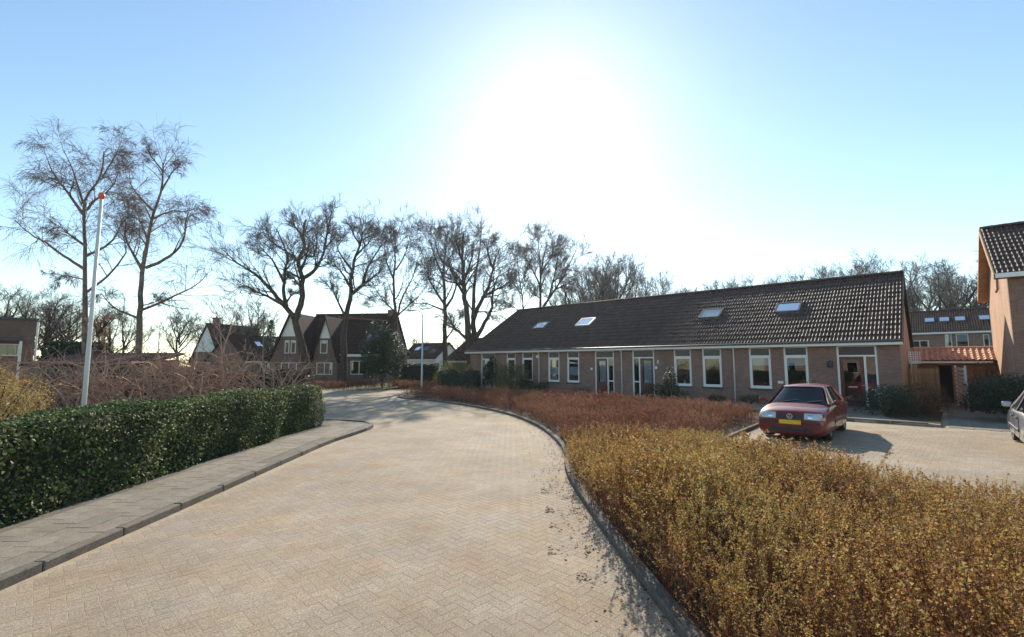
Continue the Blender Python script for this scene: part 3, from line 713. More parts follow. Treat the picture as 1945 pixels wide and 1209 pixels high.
for i, (a, b, bl) in enumerate(wins):
    x0, x1 = bx(a), bx(b); T = 2.5
    f = MB(); t = .075
    f.box(x0, x0 + t, .04, .13, SILL, WH - .003); f.box(x1 - t, x1, .04, .13, SILL, WH - .003)
    f.box(x0 + t, x1 - t, .04, .13, SILL, SILL + .09); f.box(x0 + t, x1 - t, .03, .13, T - .08, T + .02); f.box(x0 + t, x1 - t, .04, .13, WH - .06, WH - .003)
    frame_rect(f, x0 + t, x1 - t, SILL + .09, T - .08, .05, .055, .12)
    wn = f.build('window', M['white'], bung)
    MB().box(x0 + t, x1 - t, .085, .095, SILL + .09, T - .08).build('pane', M['glass'], wn)
    MB().box(x0 + t, x1 - t, .07, .1, T + .02, WH - .06).build('transom_panel', M['panel'], wn)
    MB().box(x0 - .05, x1 + .05, -.07, .04, SILL - .09, SILL - .003).build('sill', M['slate'], wn)
    if i in (0, 1): MB().box(x0 + t, x1 - t, .2, .21, SILL + .05, T - .05).build('curtain', M['curtain'], wn)
    if i in (2, 3): MB().box(x0 + t, x1 - t, .2, .21, SILL + .5, SILL + 1.05).build('curtain', M['curtain'], wn)
    if i in (6, 7): MB().box(x0 + t, x1 - t, .16, .17, T - .5, T - .05).build('blind', M['curtain'], wn)
    if i == 4:
        MB().lathe([(.06, 0), (.09, .08), (.03, .16), (.05, .2)], 8, ((x0 + x1) / 2, .26, SILL + .12)).build('vase', M['white'], wn)
for i, (a, b, sd) in enumerate(doors):
    x0, x1 = bx(a), bx(b); T = 2.42; t = .08; W = x1 - x0; sw = min(.42, W * .3)
    dx0, dx1 = (x0 + t, x1 - t - sw) if sd == 'R' else (x0 + t + sw, x1 - t)
    sx = dx1 if sd == 'R' else dx0 - t
    f = MB()
    f.box(x0, x0 + t, .03, .14, .12, WH - .003).box(x1 - t, x1, .03, .14, .12, WH - .003)
    f.box(x0 + t, x1 - t, .03, .14, T, T + .07).box(x0 + t, x1 - t, .03, .14, WH - .06, WH - .003)
    f.box(sx if sd == 'R' else sx, sx + t, .03, .14, .12, T)
    ss0, ss1 = (dx1 + t, x1 - t) if sd == 'R' else (x0 + t, dx0 - t)
    if i in (1, 2, 0): f.box(ss0, ss1, .035, .13, .95, 1.03)
    fr = f.build('door_frame', M['white'], bung)
    MB().box(x0 + t, x1 - t, .07, .1, T + .07, WH - .06).build('transom_panel', M['panel'], fr)
    MB().box(ss0, ss1, .08, .09, .14, T).build('side_pane', M['glass'], fr)
    if i == 3: MB().box(ss0, ss1, .11, .13, .14, T).build('side_panel', M['reddoor'], fr)
    dr = MB(); frame_rect(dr, dx0 + .005, dx1 - .005, .14, T - .005, .14, .06, .11)
    if i != 3: dr.box(dx0 + .145, dx1 - .145, .06, .11, .28, .9)
    dm = M['reddoor'] if i else M['white']
    do = dr.build('door', dm, bung)
    MB().box(dx0 + .14, dx1 - .14, .08, .09, .28 if i == 3 else .9, T - .145).build('pane', M['glass'], do)
    MB().box(dx0 + .3, dx1 - .3, .045, .06, 1.0, 1.05).build('letter_slot', M['metal'], do)
    hx = dx1 - .07 if sd == 'R' else dx0 + .07
    MB().box(hx - .015, hx + .015, .0, .06, 1.08, 1.12).box(hx - .06, hx + .06, -.01, .01, 1.09, 1.11).build('handle', M['chrome'], do)
    if i in (1, 2): MB().box(dx0 + .16, dx1 - .16, .2, .21, .9, T - .1).build('curtain', M['curtain'], do)
    MB().box(x0 - .02, x1 + .02, -.25, .14, .0, .117).build('threshold', M['kerb'], bung, bevel=.01)
for px in (1024.7, 1181.4, 1394.6):
    g = MB().tube([(bx(px), -.07, .1), (bx(px), -.07, WH - .12), (bx(px), EY - .14, EZ - .05)], .042, 8)
    for z in (.7, 1.7): g.box(bx(px) - .06, bx(px) + .06, -.07, 0, z, z + .03)
    g.build('downpipe', M['white'], bung, smooth=True)
for px, z, s in ((1021, 2.6, .1), (1124, 1.75, .08), (1246.5, 1.85, .08)):
    MB().box(bx(px) - s, bx(px) + s, -.06, 0, z - s, z + s).build('house_lamp', M['white'], bung, bevel=.02)
x = bx(1578); MB().box(x - .04, x + .04, -.18, 0, 2.18, 2.22).lathe([(.02, 0), (.10, -.05), (.11, -.28), (.05, -.33)], 8, (x, -.2, 2.24)).build('wall_lantern', M['trim'], bung)
MB().box(bx(1250) - .05, bx(1250) + .05, -.05, 0, 2.1, 2.3).build('sensor', M['curtain'], bung, bevel=.01)
MB().box(bx(1481) - .12, bx(1481) + .12, -.03, 0, 1.1, 1.22).build('air_vent', M['white'], bung)

# ------------------------------------------------------------------ right-hand house (cut by the frame)
RO = Vector((18.8, 18.1, 0)) + E * .35 - D * .35
rh = thing('brick_house', 'tall orange brick house with sunlit gable and dark tiled roof, cut by the frame', 'house', RO, HROT)
GW, RHE, RHZ = 8.65, 5.55, 8.35
mb = MB(); wall_with_openings(mb, 0, 9, 0, 5.5, 0, .28, [(1.6, 3.4, 3.3, 4.9), (5.2, 7.2, .9, 2.3)])
mb.box(8.72, 9, .28, GW, 0, 5.5).box(0, 9, GW, GW + .28, 0, 5.5)
mb.build('wall', M['brick'], rh)
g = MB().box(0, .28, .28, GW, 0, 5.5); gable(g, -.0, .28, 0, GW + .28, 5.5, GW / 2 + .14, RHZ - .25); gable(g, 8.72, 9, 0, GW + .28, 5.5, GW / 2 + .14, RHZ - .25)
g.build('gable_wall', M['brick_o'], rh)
simple_window(rh, 1.6, 3.4, 3.3, 4.9, mull=1, blind=.3); simple_window(rh, 5.2, 7.2, .9, 2.3, mull=1)
tiled_slope(rh, -.35, 9.3, -.35, RHE, GW / 2 + .14, RHZ, 32, 12, M['tile'], 200, near='x0')
sl2 = (RHZ - RHE) / (GW / 2 + .49)
MB().add([(-.35, -.35, RHE - .04), (9.3, -.35, RHE - .04), (9.3, GW / 2 + .14, RHZ - .04), (-.35, GW / 2 + .14, RHZ - .04), (9.3, GW + .63, RHE - .04), (-.35, GW + .63, RHE - .04)], [(0, 1, 2, 3), (3, 2, 4, 5)]).build('roof', M['tile'], rh, fix=False)
MB().add([(-.35, GW + .63, RHE - .2), (-.35, GW / 2 + .14, RHZ - .2), (-.35, -.35, RHE - .2), (0, -.35, RHE - .2), (0, GW / 2 + .14, RHZ - .2), (0, GW + .63, RHE - .2)], [(0, 1, 4, 5), (1, 2, 3, 4)]).build('soffit', M['wood'], rh)
MB().bar((-.37, -.4, RHE - .1), (-.37, GW / 2 + .14, RHZ - .08), .04, .24).bar((-.37, GW + .68, RHE - .1), (-.37, GW / 2 + .14, RHZ - .08), .04, .24).build('barge_board', M['wood'], rh)
MB().box(-.35, 9.3, -.48, -.36, RHE - .16, RHE + .02).build('gutter', M['white'], rh, bevel=.01)
MB().tube([(-.04, GW / 2 - 1.2, RHZ - 1.3), (-.06, GW / 2 - 1.2, RHZ - 3.0), (-.12, GW / 2 - 1.2, RHZ - 3.15)], .045, 8).build('vent_pipe', M['wood'], rh, smooth=True)
prof2 = [(.16 * math.cos(a), .13 * math.sin(a)) for a in np.linspace(0, math.pi, 7)]
for i in range(22):
    o = link('ridge_tile', base.data, rh); o.location = (-.35 + i * .44, GW / 2 + .14, RHZ + .02)

# ------------------------------------------------------------------ row house behind, carport, fence, lattice
def generic_house(name, label, org, rz, W, Dp, eh, rhz, wallm, roofm, wins=(), gcol=None, cat='house', over=.3, cols=None, rows=10, skylights=(), chimney=None, gtop=None, group=None):
    h = thing(name, label, cat, org, rz, group)
    mb = MB(); wall_with_openings(mb, 0, W, 0, eh, 0, .25, [(a, b, c, d) for a, b, c, d in wins if c < eh])
    mb.box(0, .25, .25, Dp - .25, 0, eh).box(W - .25, W, .25, Dp - .25, 0, eh).box(0, W, Dp - .25, Dp, 0, eh)
    gable(mb, 0, .25, 0, Dp, eh, Dp / 2, rhz - .15); gable(mb, W - .25, W, 0, Dp, eh, Dp / 2, rhz - .15)
    mb.build('wall', wallm, h)
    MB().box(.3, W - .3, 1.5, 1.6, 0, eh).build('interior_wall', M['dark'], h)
    if gtop:
        k = gtop; f0 = k * Dp / 2
        g = MB()
        for xx in (-.04, W):
            MB().prism([(xx, f0, eh + (rhz - .2 - eh) * k), (xx, Dp - f0, eh + (rhz - .2 - eh) * k), (xx, Dp / 2, rhz - .2)], (0, 0, 0), (.04, 0, 0)).build('gable_cladding', M['gable'], h)
    for a, b, c, d in wins: simple_window(h, a, b, c, d, mull=1 if b - a > 1.3 else 0, blind=random.choice([0, .3, .5]))
    ez = eh - over * (rhz - eh) / (Dp / 2)
    MB().add([(-over, -over, ez - .02), (W + over, -over, ez - .02), (W + over, Dp / 2, rhz - .02), (-over, Dp / 2, rhz - .02), (W + over, Dp + over, ez - .02), (-over, Dp + over, ez - .02)], [(0, 1, 2, 3), (3, 2, 4, 5)]).build('roof', roofm, h, fix=False)
    tiled_slope(h, -over, W + over, -over, ez, Dp / 2, rhz, cols or int(W / .3), rows, roofm, 0)
    MB().box(-over, W + over, -over - .08, -over, ez - .16, ez + .02).build('gutter', M['white'], h)
    r = MB().tube([(-over, Dp / 2, rhz), (W + over, Dp / 2, rhz)], .12, 8); r.build('ridge', roofm, h)
    cs = (rhz - ez) / (Dp / 2 + over)
    for (sx, sy) in skylights:
        z = lambda y: ez + (y + over) * cs
        f = MB(); f.add([(sx, sy, z(sy) + .12), (sx + .9, sy, z(sy) + .12), (sx + .9, sy + .9, z(sy + .9) + .12), (sx, sy + .9, z(sy + .9) + .12), (sx, sy, z(sy)), (sx + .9, sy, z(sy)), (sx + .9, sy + .9, z(sy + .9)), (sx, sy + .9, z(sy + .9))],
              [(0, 1, 5, 4), (1, 2, 6, 5), (2, 3, 7, 6), (3, 0, 4, 7)])
        q = f.build('roof_window', M['lead'], h)
        MB().add([(sx + .05, sy + .05, z(sy + .05) + .11), (sx + .85, sy + .05, z(sy + .05) + .11), (sx + .85, sy + .85, z(sy + .85) + .11), (sx + .05, sy + .85, z(sy + .85) + .11)], [(0, 1, 2, 3)]).build('pane', M['carglass'], q)
    if chimney:
        cxx, cyy, cw, ch = chimney
        MB().box(cxx, cxx + cw, cyy, cyy + cw, rhz - 1.0, rhz + ch).box(cxx - .08, cxx + cw + .08, cyy - .08, cyy + cw + .08, rhz + ch, rhz + ch + .1).lathe([(.1, 0), (.13, .3)], 8, (cxx + cw / 2, cyy + cw / 2, rhz + ch + .1)).build('chimney', M['brick_far'], h)
    return h
BH = ap(1800, 690, 52); BHo = Vector((BH.x, BH.y, 0)) + D * 8
bh = lambda px: lx_on(px, BHo)
generic_house('row_house', 'brown tiled row house behind the carport with three small roof windows', BHo, HROT, 24, 9, 5.7, 8.3, M['brick'], M['tile_far'],
              wins=[(bh(1733), bh(1768), 3.9, 4.7), (bh(1799), bh(1812), 3.7, 5.3), (bh(1820), bh(1844), 3.8, 5.3), (bh(1872), bh(1884), 3.7, 5.2)], skylights=[(bh(1762), 1.9), (bh(1791), 1.9), (bh(1822), 1.9), (bh(1870), 1.9)], rows=12, cols=60)
CP = ap(1742, 690, 26); CPo = Vector((CP.x, CP.y, 0))
cpo = thing('carport', 'low open carport with bright orange pantile roof and dark doorway', 'carport', CPo, HROT)
CPL = 5.6
cq = lambda px: lx_on(px, CPo)
mb = MB(); wall_with_openings(mb, 0, CPL, 0, 2.15, 0, .1, [(cq(1782), cq(1807), 0, 2.0)]); mb.box(0, CPL, 2.6, 2.7, 0, 2.3).box(0, .1, .1, 2.6, 0, 2.15).box(CPL - .1, CPL, .1, 2.6, 0, 2.15)
mb.build('wall', M['wood'], cpo)
MB().box(cq(1776), cq(1812), 1.3, 1.4, 0, 2.1).build('doorway', M['dark'], cpo)  # near-black panel stands in for the shade behind the opening
MB().box(-.2, 2.9, -.5, -.42, 2.12, 2.22).build('fascia', M['white'], cpo)
tiled_slope(cpo, -.2, CPL + .2, -.45, 2.26, 1.3, 2.92, 26, 6, M['tile_orange'], 156, humps=1, hh=.06)
MB().add([(-.2, -.45, 2.24), (CPL + .2, -.45, 2.24), (CPL + .2, 1.3, 2.9), (-.2, 1.3, 2.9), (CPL + .2, 2.9, 2.3), (-.2, 2.9, 2.3)], [(0, 1, 2, 3), (3, 2, 4, 5)]).build('roof', M['tile_orange'], cpo, fix=False)
MB().tube([(-.2, 1.3, 2.93), (CPL + .2, 1.3, 2.93)], .1, 8).build('ridge', M['tile_orange'], cpo)
def plank_fence(name, label, a, b, h, n, m, z0=.05, gap=.02, cat='fence'):
    a, b = Vector(a), Vector(b); d = b - a; L = d.length; f = thing(name, label, cat, a, math.atan2(d.y, d.x))
    wd = L / n; pm = None
    for i in range(n):
        if pm is None: o = MB().box(0, wd - gap, -.012, .012, z0, h).build('plank', m, f, bevel=.004); pm = o.data
        else: o = link('plank', pm, f)
        o.location = (i * wd, random.gauss(0, .004), random.gauss(0, .008))
    MB().box(0, L, .012, .05, .4, .48).box(0, L, .012, .05, h - .4, h - .32).build('rail', m, f)
    for x in (0, L): MB().box(x - .05, x + .05, .05, .13, 0, h + .05).build('post', m, f)
    return f
fa = gp(1727, 752, .0) * 1; fa = ap(1727, 690, 23.4); fb = ap(1781, 690, 23.0)
plank_fence('plank_fence', 'brown upright plank fence between bungalow gable and carport doorway', (fa.x, fa.y, 0), (fb.x, fb.y, 0), 1.85, 13, M['wood'])
# slatted panel standing end-on beside the path
la, lb = ap(1811, 690, 24.0), ap(1829, 690, 21.5)
lat = thing('slatted_fence', 'white sunlit horizontal slat fence panel beside the garden path', 'fence', (la.x, la.y, 0), math.atan2(lb.y - la.y, lb.x - la.x))
L_ = math.hypot(lb.x - la.x, lb.y - la.y); sm = None
for i in range(9):
    if sm is None: o = MB().box(0, L_, -.015, .015, 0, .13).build('slat', M['gable'], lat); sm = o.data
    else: o = link('slat', sm, lat)
    o.location = (0, 0, .25 + i * .19)
for x in (0, L_): MB().box(x - .04, x + .04, .015, .09, 0, 2.0).build('post', M['gable'], lat)
# small lattice above the fence
la = ap(1727, 690, 22.6); lb = ap(1739, 690, 22.5)
tr = thing('lattice', 'small white lattice panel above the plank fence by the bungalow gable', 'trellis', (la.x, la.y, 0), math.atan2(lb.y - la.y, lb.x - la.x))
LL = .42; mb = MB()
for i in range(6): mb.box(i * LL / 5 - .012, i * LL / 5 + .012, -.01, .01, 2.1, 2.65); mb.box(-.012, LL + .012, .012, .03, 2.1 + i * .107, 2.124 + i * .107)
mb.build('lattice_panel', M['gable'], tr); MB().box(LL / 2 - .04, LL / 2 + .04, .03, .1, 0, 2.12).build('post', M['wood'], tr)

# ------------------------------------------------------------------ far houses on the left
HS = ap(640, 690, 50)
def steep_house():
    o = ap(563, 690, 53); h = thing('steep_house', 'large house with steep dark roof and two white pointed gables behind the oaks', 'house', (o.x, o.y, 0), rad(-6))
    sc = 50 / F
    # main block: ridge runs along x; local x to the right
    W, Dp, eh, rz_ = 9.9, 8.5, 3.1, 8.0
    def roof_prism(name, x0, x1, y0, y1, ez, rz, over=.3):
        ym = (y0 + y1) / 2
        MB().add([(x0, y0, ez), (x1, y0, ez), (x1, ym, rz), (x0, ym, rz), (x1, y1, ez), (x0, y1, ez)], [(0, 1, 2, 3), (3, 2, 4, 5)]).build(name, M['tile_far'], h, fix=False)
    mb = MB(); wall_with_openings(mb, 0, W, 0, eh, 0, .25, [(1.9, 3.3, .0, 2.2), (6.3, 8.3, .9, 2.4)]); mb.box(0, .25, .25, Dp, 0, eh).box(W - .25, W, .25, Dp, 0, eh).box(.25, W - .25, Dp - .25, Dp, 0, eh)
    gable(mb, 0, .25, 0, Dp, eh, Dp / 2, rz_ - .2); gable(mb, W - .25, W, 0, Dp, eh, Dp / 2, rz_ - .2)
    mb.build('wall', M['brick_far'], h)
    roof_prism('roof', -.2, W + .2, -.35, Dp + .35, eh - .05, rz_)
    tiled_slope(h, -.2, W + .2, -.35, eh - .03, Dp / 2, rz_ + .02, 36, 18, M['tile_far'], 0)
    MB().box(-.2, W + .2, -.45, -.35, eh - .25, eh + .02).build('fascia', M['white'], h)
    simple_window(h, 1.9, 3.3, .02, 2.2, mull=1, blind=.5); simple_window(h, 6.3, 8.3, .9, 2.4, mull=1)
    # two projecting gabled bays, ridge along y
    for (xc, hw, top, proj, kind) in ((.1, 2.2, 7.5, 1.6, 0), (3.95, 1.45, 7.1, 1.2, 1)):
        x0, x1 = xc - hw, xc + hw; eb = 2.4
        zw = eb + (top - eb) * .52
        mb = MB(); y0 = -proj
        mb.prism([(x0, y0, 0), (x1, y0, 0), (x1, y0, eb), (xc + hw * (1 - .52), y0, zw), (xc - hw * (1 - .52), y0, zw), (x0, y0, eb)], (0, 0, 0), (0, proj + .2, 0))
        mb.build('bay_wall', M['brick_far'], h)
        MB().prism([(xc - hw * .48, y0 - .02, zw + .003), (xc + hw * .48, y0 - .02, zw + .003), (xc, y0 - .02, top)], (0, 0, 0), (0, .3, 0)).build('gable_cladding', M['gable'], h)
        for s in (-1, 1):
            MB().add([(xc + s * (hw + .12), y0 - .3, eb - .25), (xc, y0 - .3, top + .1), (xc, Dp / 2, top + .1), (xc + s * (hw + .12), Dp / 2, eb - .25),
                      (xc + s * (hw + .12), y0 - .3, eb - .13), (xc, y0 - .3, top + .22), (xc, Dp / 2, top + .22), (xc + s * (hw + .12), Dp / 2, eb - .13)],
                     [(0, 1, 2, 3), (4, 5, 6, 7), (0, 1, 5, 4), (1, 2, 6, 5), (2, 3, 7, 6), (3, 0, 4, 7)]).build('bay_roof', M['tile_far'], h)
            MB().bar((xc + s * (hw + .1), y0 - .32, eb - .15), (xc, y0 - .32, top + .1), .04, .1).build('barge_board', M['tile_far'], h)
        simple_window(h, xc - .55, xc - .05 if kind == 0 else xc + .25, 3.2, 4.6, y=y0 - .09)
        if kind == 0: simple_window(h, xc + .15, xc + .7, 3.2, 4.6, y=y0 - .09)
        simple_window(h, xc - .9, xc + .9, .9, 2.2, y=y0 - .09, mull=1)
    sk = MB().add([(7.6, 1.0, 4.58), (9.0, 1.0, 4.58), (9.0, 1.7, 5.4), (7.6, 1.7, 5.4)], [(0, 1, 2, 3)]).build('roof_window', M['carglass'], h)
    MB().box(W - 1.0, W - .4, Dp / 2 - .3, Dp / 2 + .3, rz_ - .5, rz_ + .5).build('chimney', M['brick_far'], h)
    MB().tube([(-.2, Dp / 2, rz_ + .02), (W + .2, Dp / 2, rz_ + .02)], .12, 8).build('ridge', M['tile_far'], h)
    MB().tube([(4.3, .8, 7.35), (W + .2, .9, 6.9)], .04, 6).build('roof_cable', M['wood'], h)
steep_house()
o = ap(468, 690, 62)
generic_house('gabled_house', 'dark roofed house with long sloping roof left of the steep gabled house', (o.x, o.y, 0), rad(62), 9, 9, 2.6, 6.0, M['brick_far'], M['tile_far'], wins=[(2, 3.4, .8, 2.2)], skylights=[(3, 2.4)])
o = ap(368, 690, 70)
generic_house('white_gable_house', 'small house with pale pointed gable and chimney behind the bare thicket', (o.x + 5.6, o.y - 2.5, 0), rad(68), 8, 6.5, 2.5, 7.9, M['brick_far'], M['tile_far'], gtop=.25, chimney=(1.0, 3.0, .7, .9))
o = ap(760, 690, 72)
generic_house('pale_house', 'low pale house with dark roof and solar panel beyond the lamp post', (o.x, o.y, 0), rad(-28), 6.5, 7, 2.9, 5.2, M['gable'], M['tile_far'], wins=[(1.2, 2.6, .9, 2.2)], skylights=[(1.2, 1.7), (2.8, 1.7), (4.6, 1.0)])
o = ap(845, 690, 60)
generic_house('brick_cottage', 'small dark roofed cottage just beyond the far end of the bungalow', (o.x, o.y + 1, 0), rad(-42), 9, 8, 2.6, 5.4, M['brick_far'], M['tile_far'])
# flat roofed building at the left edge
o = ap(62, 690, 32); o = Vector((o.x - 4.3 * math.cos(rad(48)), o.y - 4.3 * math.sin(rad(48)), 0))
fb_ = thing('flat_roofed_annex', 'brown brick flat roofed building with dark canopy at the left edge', 'building', (o.x, o.y, 0), rad(48))
mb = MB(); wall_with_openings(mb, 0, 4.3, 0, 5.0, 0, .3, [(2.3, 3.6, 2.6, 3.4)]); mb.box(0, .3, .3, 6, 0, 5).box(4.0, 4.3, .3, 6, 0, 5).box(.3, 4.0, 5.7, 6, 0, 5).box(.3, 4.0, .3, 5.7, 4.9, 4.98)
mb.build('wall', M['brick_far'], fb_); simple_window(fb_, 2.3, 3.6, 2.6, 3.4)
MB().box(-.1, 4.4, -.1, 6.1, 5.0, 5.15).build('roof_edge', M['slate'], fb_)
MB().box(1.2, 3.7, -1.8, -.003, 3.55, 3.75).build('canopy', M['slate'], fb_)
for x in (1.3, 2.5, 3.6): MB().box(x - .07, x + .07, -1.7, -1.56, 0, 3.55).build('post', M['gable'], fb_)
MB().tube([(4.38, -.06, 0), (4.38, -.06, 4.9)], .06, 8).build('downpipe', M['white'], fb_)
o = ap(55, 690, 24)
sh = thing('garden_shed', 'long low dark shed roof behind the tangled bare branches', 'shed', (o.x, o.y, 0), rad(3))
MB().box(0, 5.4, 0, .12, 0, 1.95).box(0, .12, .12, 3, 0, 2.1).box(5.28, 5.4, .12, 3, 0, 2.1).box(.12, 5.28, 2.9, 3, 0, 2.3).build('wall', M['slate'], sh)
MB().add([(-.2, -.3, 1.95), (5.6, -.3, 1.95), (5.6, 3.2, 2.6), (-.2, 3.2, 2.6), (-.2, -.3, 2.07), (5.6, -.3, 2.07), (5.6, 3.2, 2.72), (-.2, 3.2, 2.72)], [(0, 1, 2, 3), (4, 5, 6, 7), (0, 1, 5, 4), (1, 2, 6, 5), (2, 3, 7, 6), (3, 0, 4, 7)]).build('roof', M['tile_far'], sh)
# sunlit terrace across the street, which the bungalow's panes mirror
generic_house('terrace_house', 'sunlit orange brick terrace mirrored in the bungalow window panes', (-16, -14, 0), rad(140), 16, 8, 5.2, 8.0, M['brick_o'], M['tile_far'],
              wins=[(1.5, 3.3, .9, 2.3), (5, 6.2, .9, 2.3), (8, 9.8, .9, 2.3), (12, 13.8, .9, 2.3)])

# ------------------------------------------------------------------ pole and street lamp
o = ap(160, 760, 10.6)
fpole = thing('flagpole', 'tall slim off-white pole topped by an orange ball behind the ivy hedge', 'pole', (o.x, 10.6, 0))
ZT = ap(184, 376, 10.6).z
MB().tube([(0, 0, 0), (0, 0, 2), (0, 0, ZT)], [.050, .045, .033], 14).build('shaft', M['pole'], fpole, smooth=True)
MB().tube([(.065, -.02, .9), (.045, -.02, ZT - .1)], .006, 5).build('halyard', M['white'], fpole)
MB().lathe([(.001, .085), (.042, .075), (.062, .035), (.066, 0), (.06, -.035), (.042, -.06), (.03, -.08)], 14, (0, 0, ZT + .05)).build('finial', M['orange'], fpole, smooth=True)
YL = 37; o = ap(801, 727, YL)
lamp = thing('street_lamp', 'thin grey street lamp with curved arm standing in the red shrubs', 'street lamp', (o.x, YL, 0))
zt = ap(802, 590, YL).z
MB().tube([(0, 0, 0), (0, 0, 1.2), (0, 0, zt - .5)], [.09, .075, .055], 10).build('post', M['metal'], lamp, smooth=True)
MB().tube([(0, 0, zt - .5), (-.08, 0, zt - .2), (-.3, 0, zt - .03), (-.62, 0, zt + .03)], [.055, .045, .04, .035], 8).build('arm', M['metal'], lamp, smooth=True)
MB().box(-1.25, -.6, -.12, .12, zt - .03, zt + .07).build('lamp_head', M['metal'], lamp, bevel=.03)

# ------------------------------------------------------------------ cars
def loft_car(root, paint, L=4.38, Wd=1.735, Ht=1.45, hatch=False):
    hl = L / 2; hw = Wd / 2
    # station: x, z_bottom, z_shoulder, z_top, half width low, half width shoulder, half width top
    st = [(-hl, .26, .62, .66, .60, .62, .50), (-hl + .05, .2, .80, .90, .74, .76, .62), (-hl + .25, .22, .88, .98, .82, .82, .70), (-hl + .8, .15, .90, 1.0, .855, .85, .74),
          (-.9, .15, .90, .96, .867, .86, .78), (0, .15, .88, .93, .867, .865, .79), (.75, .15, .86, .93, .867, .86, .78), (1.05, .15, .83, .95, .865, .85, .72),
          (1.45, .15, .82, .91, .865, .85, .68), (hl - .3, .14, .76, .86, .85, .83, .64), (hl - .12, .15, .72, .80, .82, .80, .62), (hl - .03, .17, .62, .72, .76, .74, .6), (hl, .22, .5, .62, .68, .68, .56)]
    V, n = [], 0; ring = 14
    for (x, zb, zs_, zt_, wl, ws, wt) in st:
        k = hw / .8675
        half = [(0, zb), (wl * .8 * k, zb), (wl * .97 * k, zb + .06), (wl * k, zb + (zs_ - zb) * .45), (ws * k, zb + (zs_ - zb) * .8), (ws * .975 * k, zs_), (wt * k, zt_), (0, zt_ + .025)]
        V += [(x, y, z) for y, z in half] + [(x, -y, z) for y, z in half[-2:0:-1]]
    N = len(st); Fs = [(i * ring + j, i * ring + (j + 1) % ring, (i + 1) * ring + (j + 1) % ring, (i + 1) * ring + j) for i in range(N - 1) for j in range(ring)]
    Fs += [tuple(range(ring))[::-1], tuple(range((N - 1) * ring, N * ring))]
    body = MB().add(V, Fs).build('body', M[paint], root, smooth=True)
    sub = body.modifiers.new('s', 'SUBSURF'); sub.levels = sub.render_levels = 2
    cuts = []
    wb = 1.255; 
    for s in (-1, 1):
        for xx in (-wb, wb):
            c = MB().lathe([(0.0001, -.3), (.345, -.3), (.345, .3), (.0001, .3)], 28, (xx, s * hw, .31), 'y').build('cut', None)
            b = body.modifiers.new('b', 'BOOLEAN'); b.operation = 'DIFFERENCE'; b.object = c; b.solver = 'EXACT'; cuts.append(c)
    bpy.context.view_layer.update()
    dg = bpy.context.evaluated_depsgraph_get(); me = bpy.data.meshes.new_from_object(body.evaluated_get(dg))
    body.modifiers.clear(); body.data = me
    if not me.materials: me.materials.append(M[paint])
    me.materials[0] = M[paint]
    for c in cuts: bpy.data.objects.remove(c)
    from mathutils.bvhtree import BVHTree
    bvh = BVHTree.FromPolygons([v.co.copy() for v in body.data.vertices], [tuple(p.vertices) for p in body.data.polygons])
    def patch(name, m, y0, y1, z0, z1, off, n, parent, nz=3):
        V = []
        for i in range(n + 1):
            for j in range(nz + 1):
                y = y0 + (y1 - y0) * i / n; z = z0 + (z1 - z0) * j / nz
                h = bvh.ray_cast(Vector((5, y, z)), Vector((-1, 0, 0)))[0]
                V.append((h.x + off if h else hl - .4, y, z))
        k = len(V); V += [(x - .03, y, z) for x, y, z in V]; q = nz + 1
        Fq = [(i * q + j, (i + 1) * q + j, (i + 1) * q + j + 1, i * q + j + 1) for i in range(n) for j in range(nz)]
        Fq += [tuple(k + t for t in f[::-1]) for f in Fq]
        rim = [i * q for i in range(n + 1)] + [n * q + j for j in range(1, q)] + [i * q + nz for i in range(n - 1, -1, -1)] + [j for j in range(nz - 1, 0, -1)]
        Fq += [(rim[t], rim[(t + 1) % len(rim)], k + rim[(t + 1) % len(rim)], k + rim[t]) for t in range(len(rim))]
        return MB().add(V, Fq).build(name, m, parent)
    for s in (-1, 1):
        for xx in (-wb, wb):
            wh = thing_part = bpy.data.objects.new('wheel', MB().lathe([(.001, -.17), (.305, -.17), (.305, -.05), (.2, -.05), (.001, -.05)], 24, (xx, s * (hw - .185), .305), 'y').build('tmp', M['trim']).data)
            bpy.data.objects.remove(bpy.data.objects['tmp']); C.objects.link(wh); wh.parent = root
            y = s * (hw - .165)
            MB().lathe([(.2, -.09), (.285, -.1), (.305, -.06), (.305, .06), (.285, .1), (.2, .09), (.2, -.09)], 28, (xx, y, .305), 'y').build('tyre', M['tyre'], wh, smooth=True)
            r = MB().lathe([(.2, -.08), (.205, .09), (.185, .095), (.18, .0)], 24, (xx, y, .305), 'y').lathe([(.001, s * .05), (.05, s * .05), (.05, s * .02)], 12, (xx, y, .305), 'y')
            for q in range(6):
                a = q * math.pi / 3; r.bar((xx, y + s * .04, .305), (xx + .19 * math.cos(a), y + s * .06, .305 + .19 * math.sin(a)), .05, .03, up=(0, 1, 0))
            r.build('rim', M['rim'], wh)
    # greenhouse: glass shell with roof panel and pillars
    zb_ = .93; zr = Ht
    # outline points (x, z) base and top; half widths
    bxs = [1.02, .45, -.35, -1.15, -1.62 if not hatch else -1.9]; tw = .53; bw = .755
    xf_b, xf_t, xr_t, xr_b = 1.12, .30, -1.02, -1.66
    if hatch: xr_t, xr_b = -1.55, -2.0
    def g(u, s):      # point on the side plane: u 0 base .. 1 top
        return None
    def row(k, y_in=1.0):
        w_ = bw + (tw - bw) * k
        xf = xf_b + (xf_t - xf_b) * k; xr = xr_b + (xr_t - xr_b) * k; z = zb_ - .02 + (zr - .06 - zb_ + .02) * (k - .12 * k * (1 - k))
        return xf, xr, w_, z
    ks = [0, .35, .7, 1.0]; V = []; nr = 16
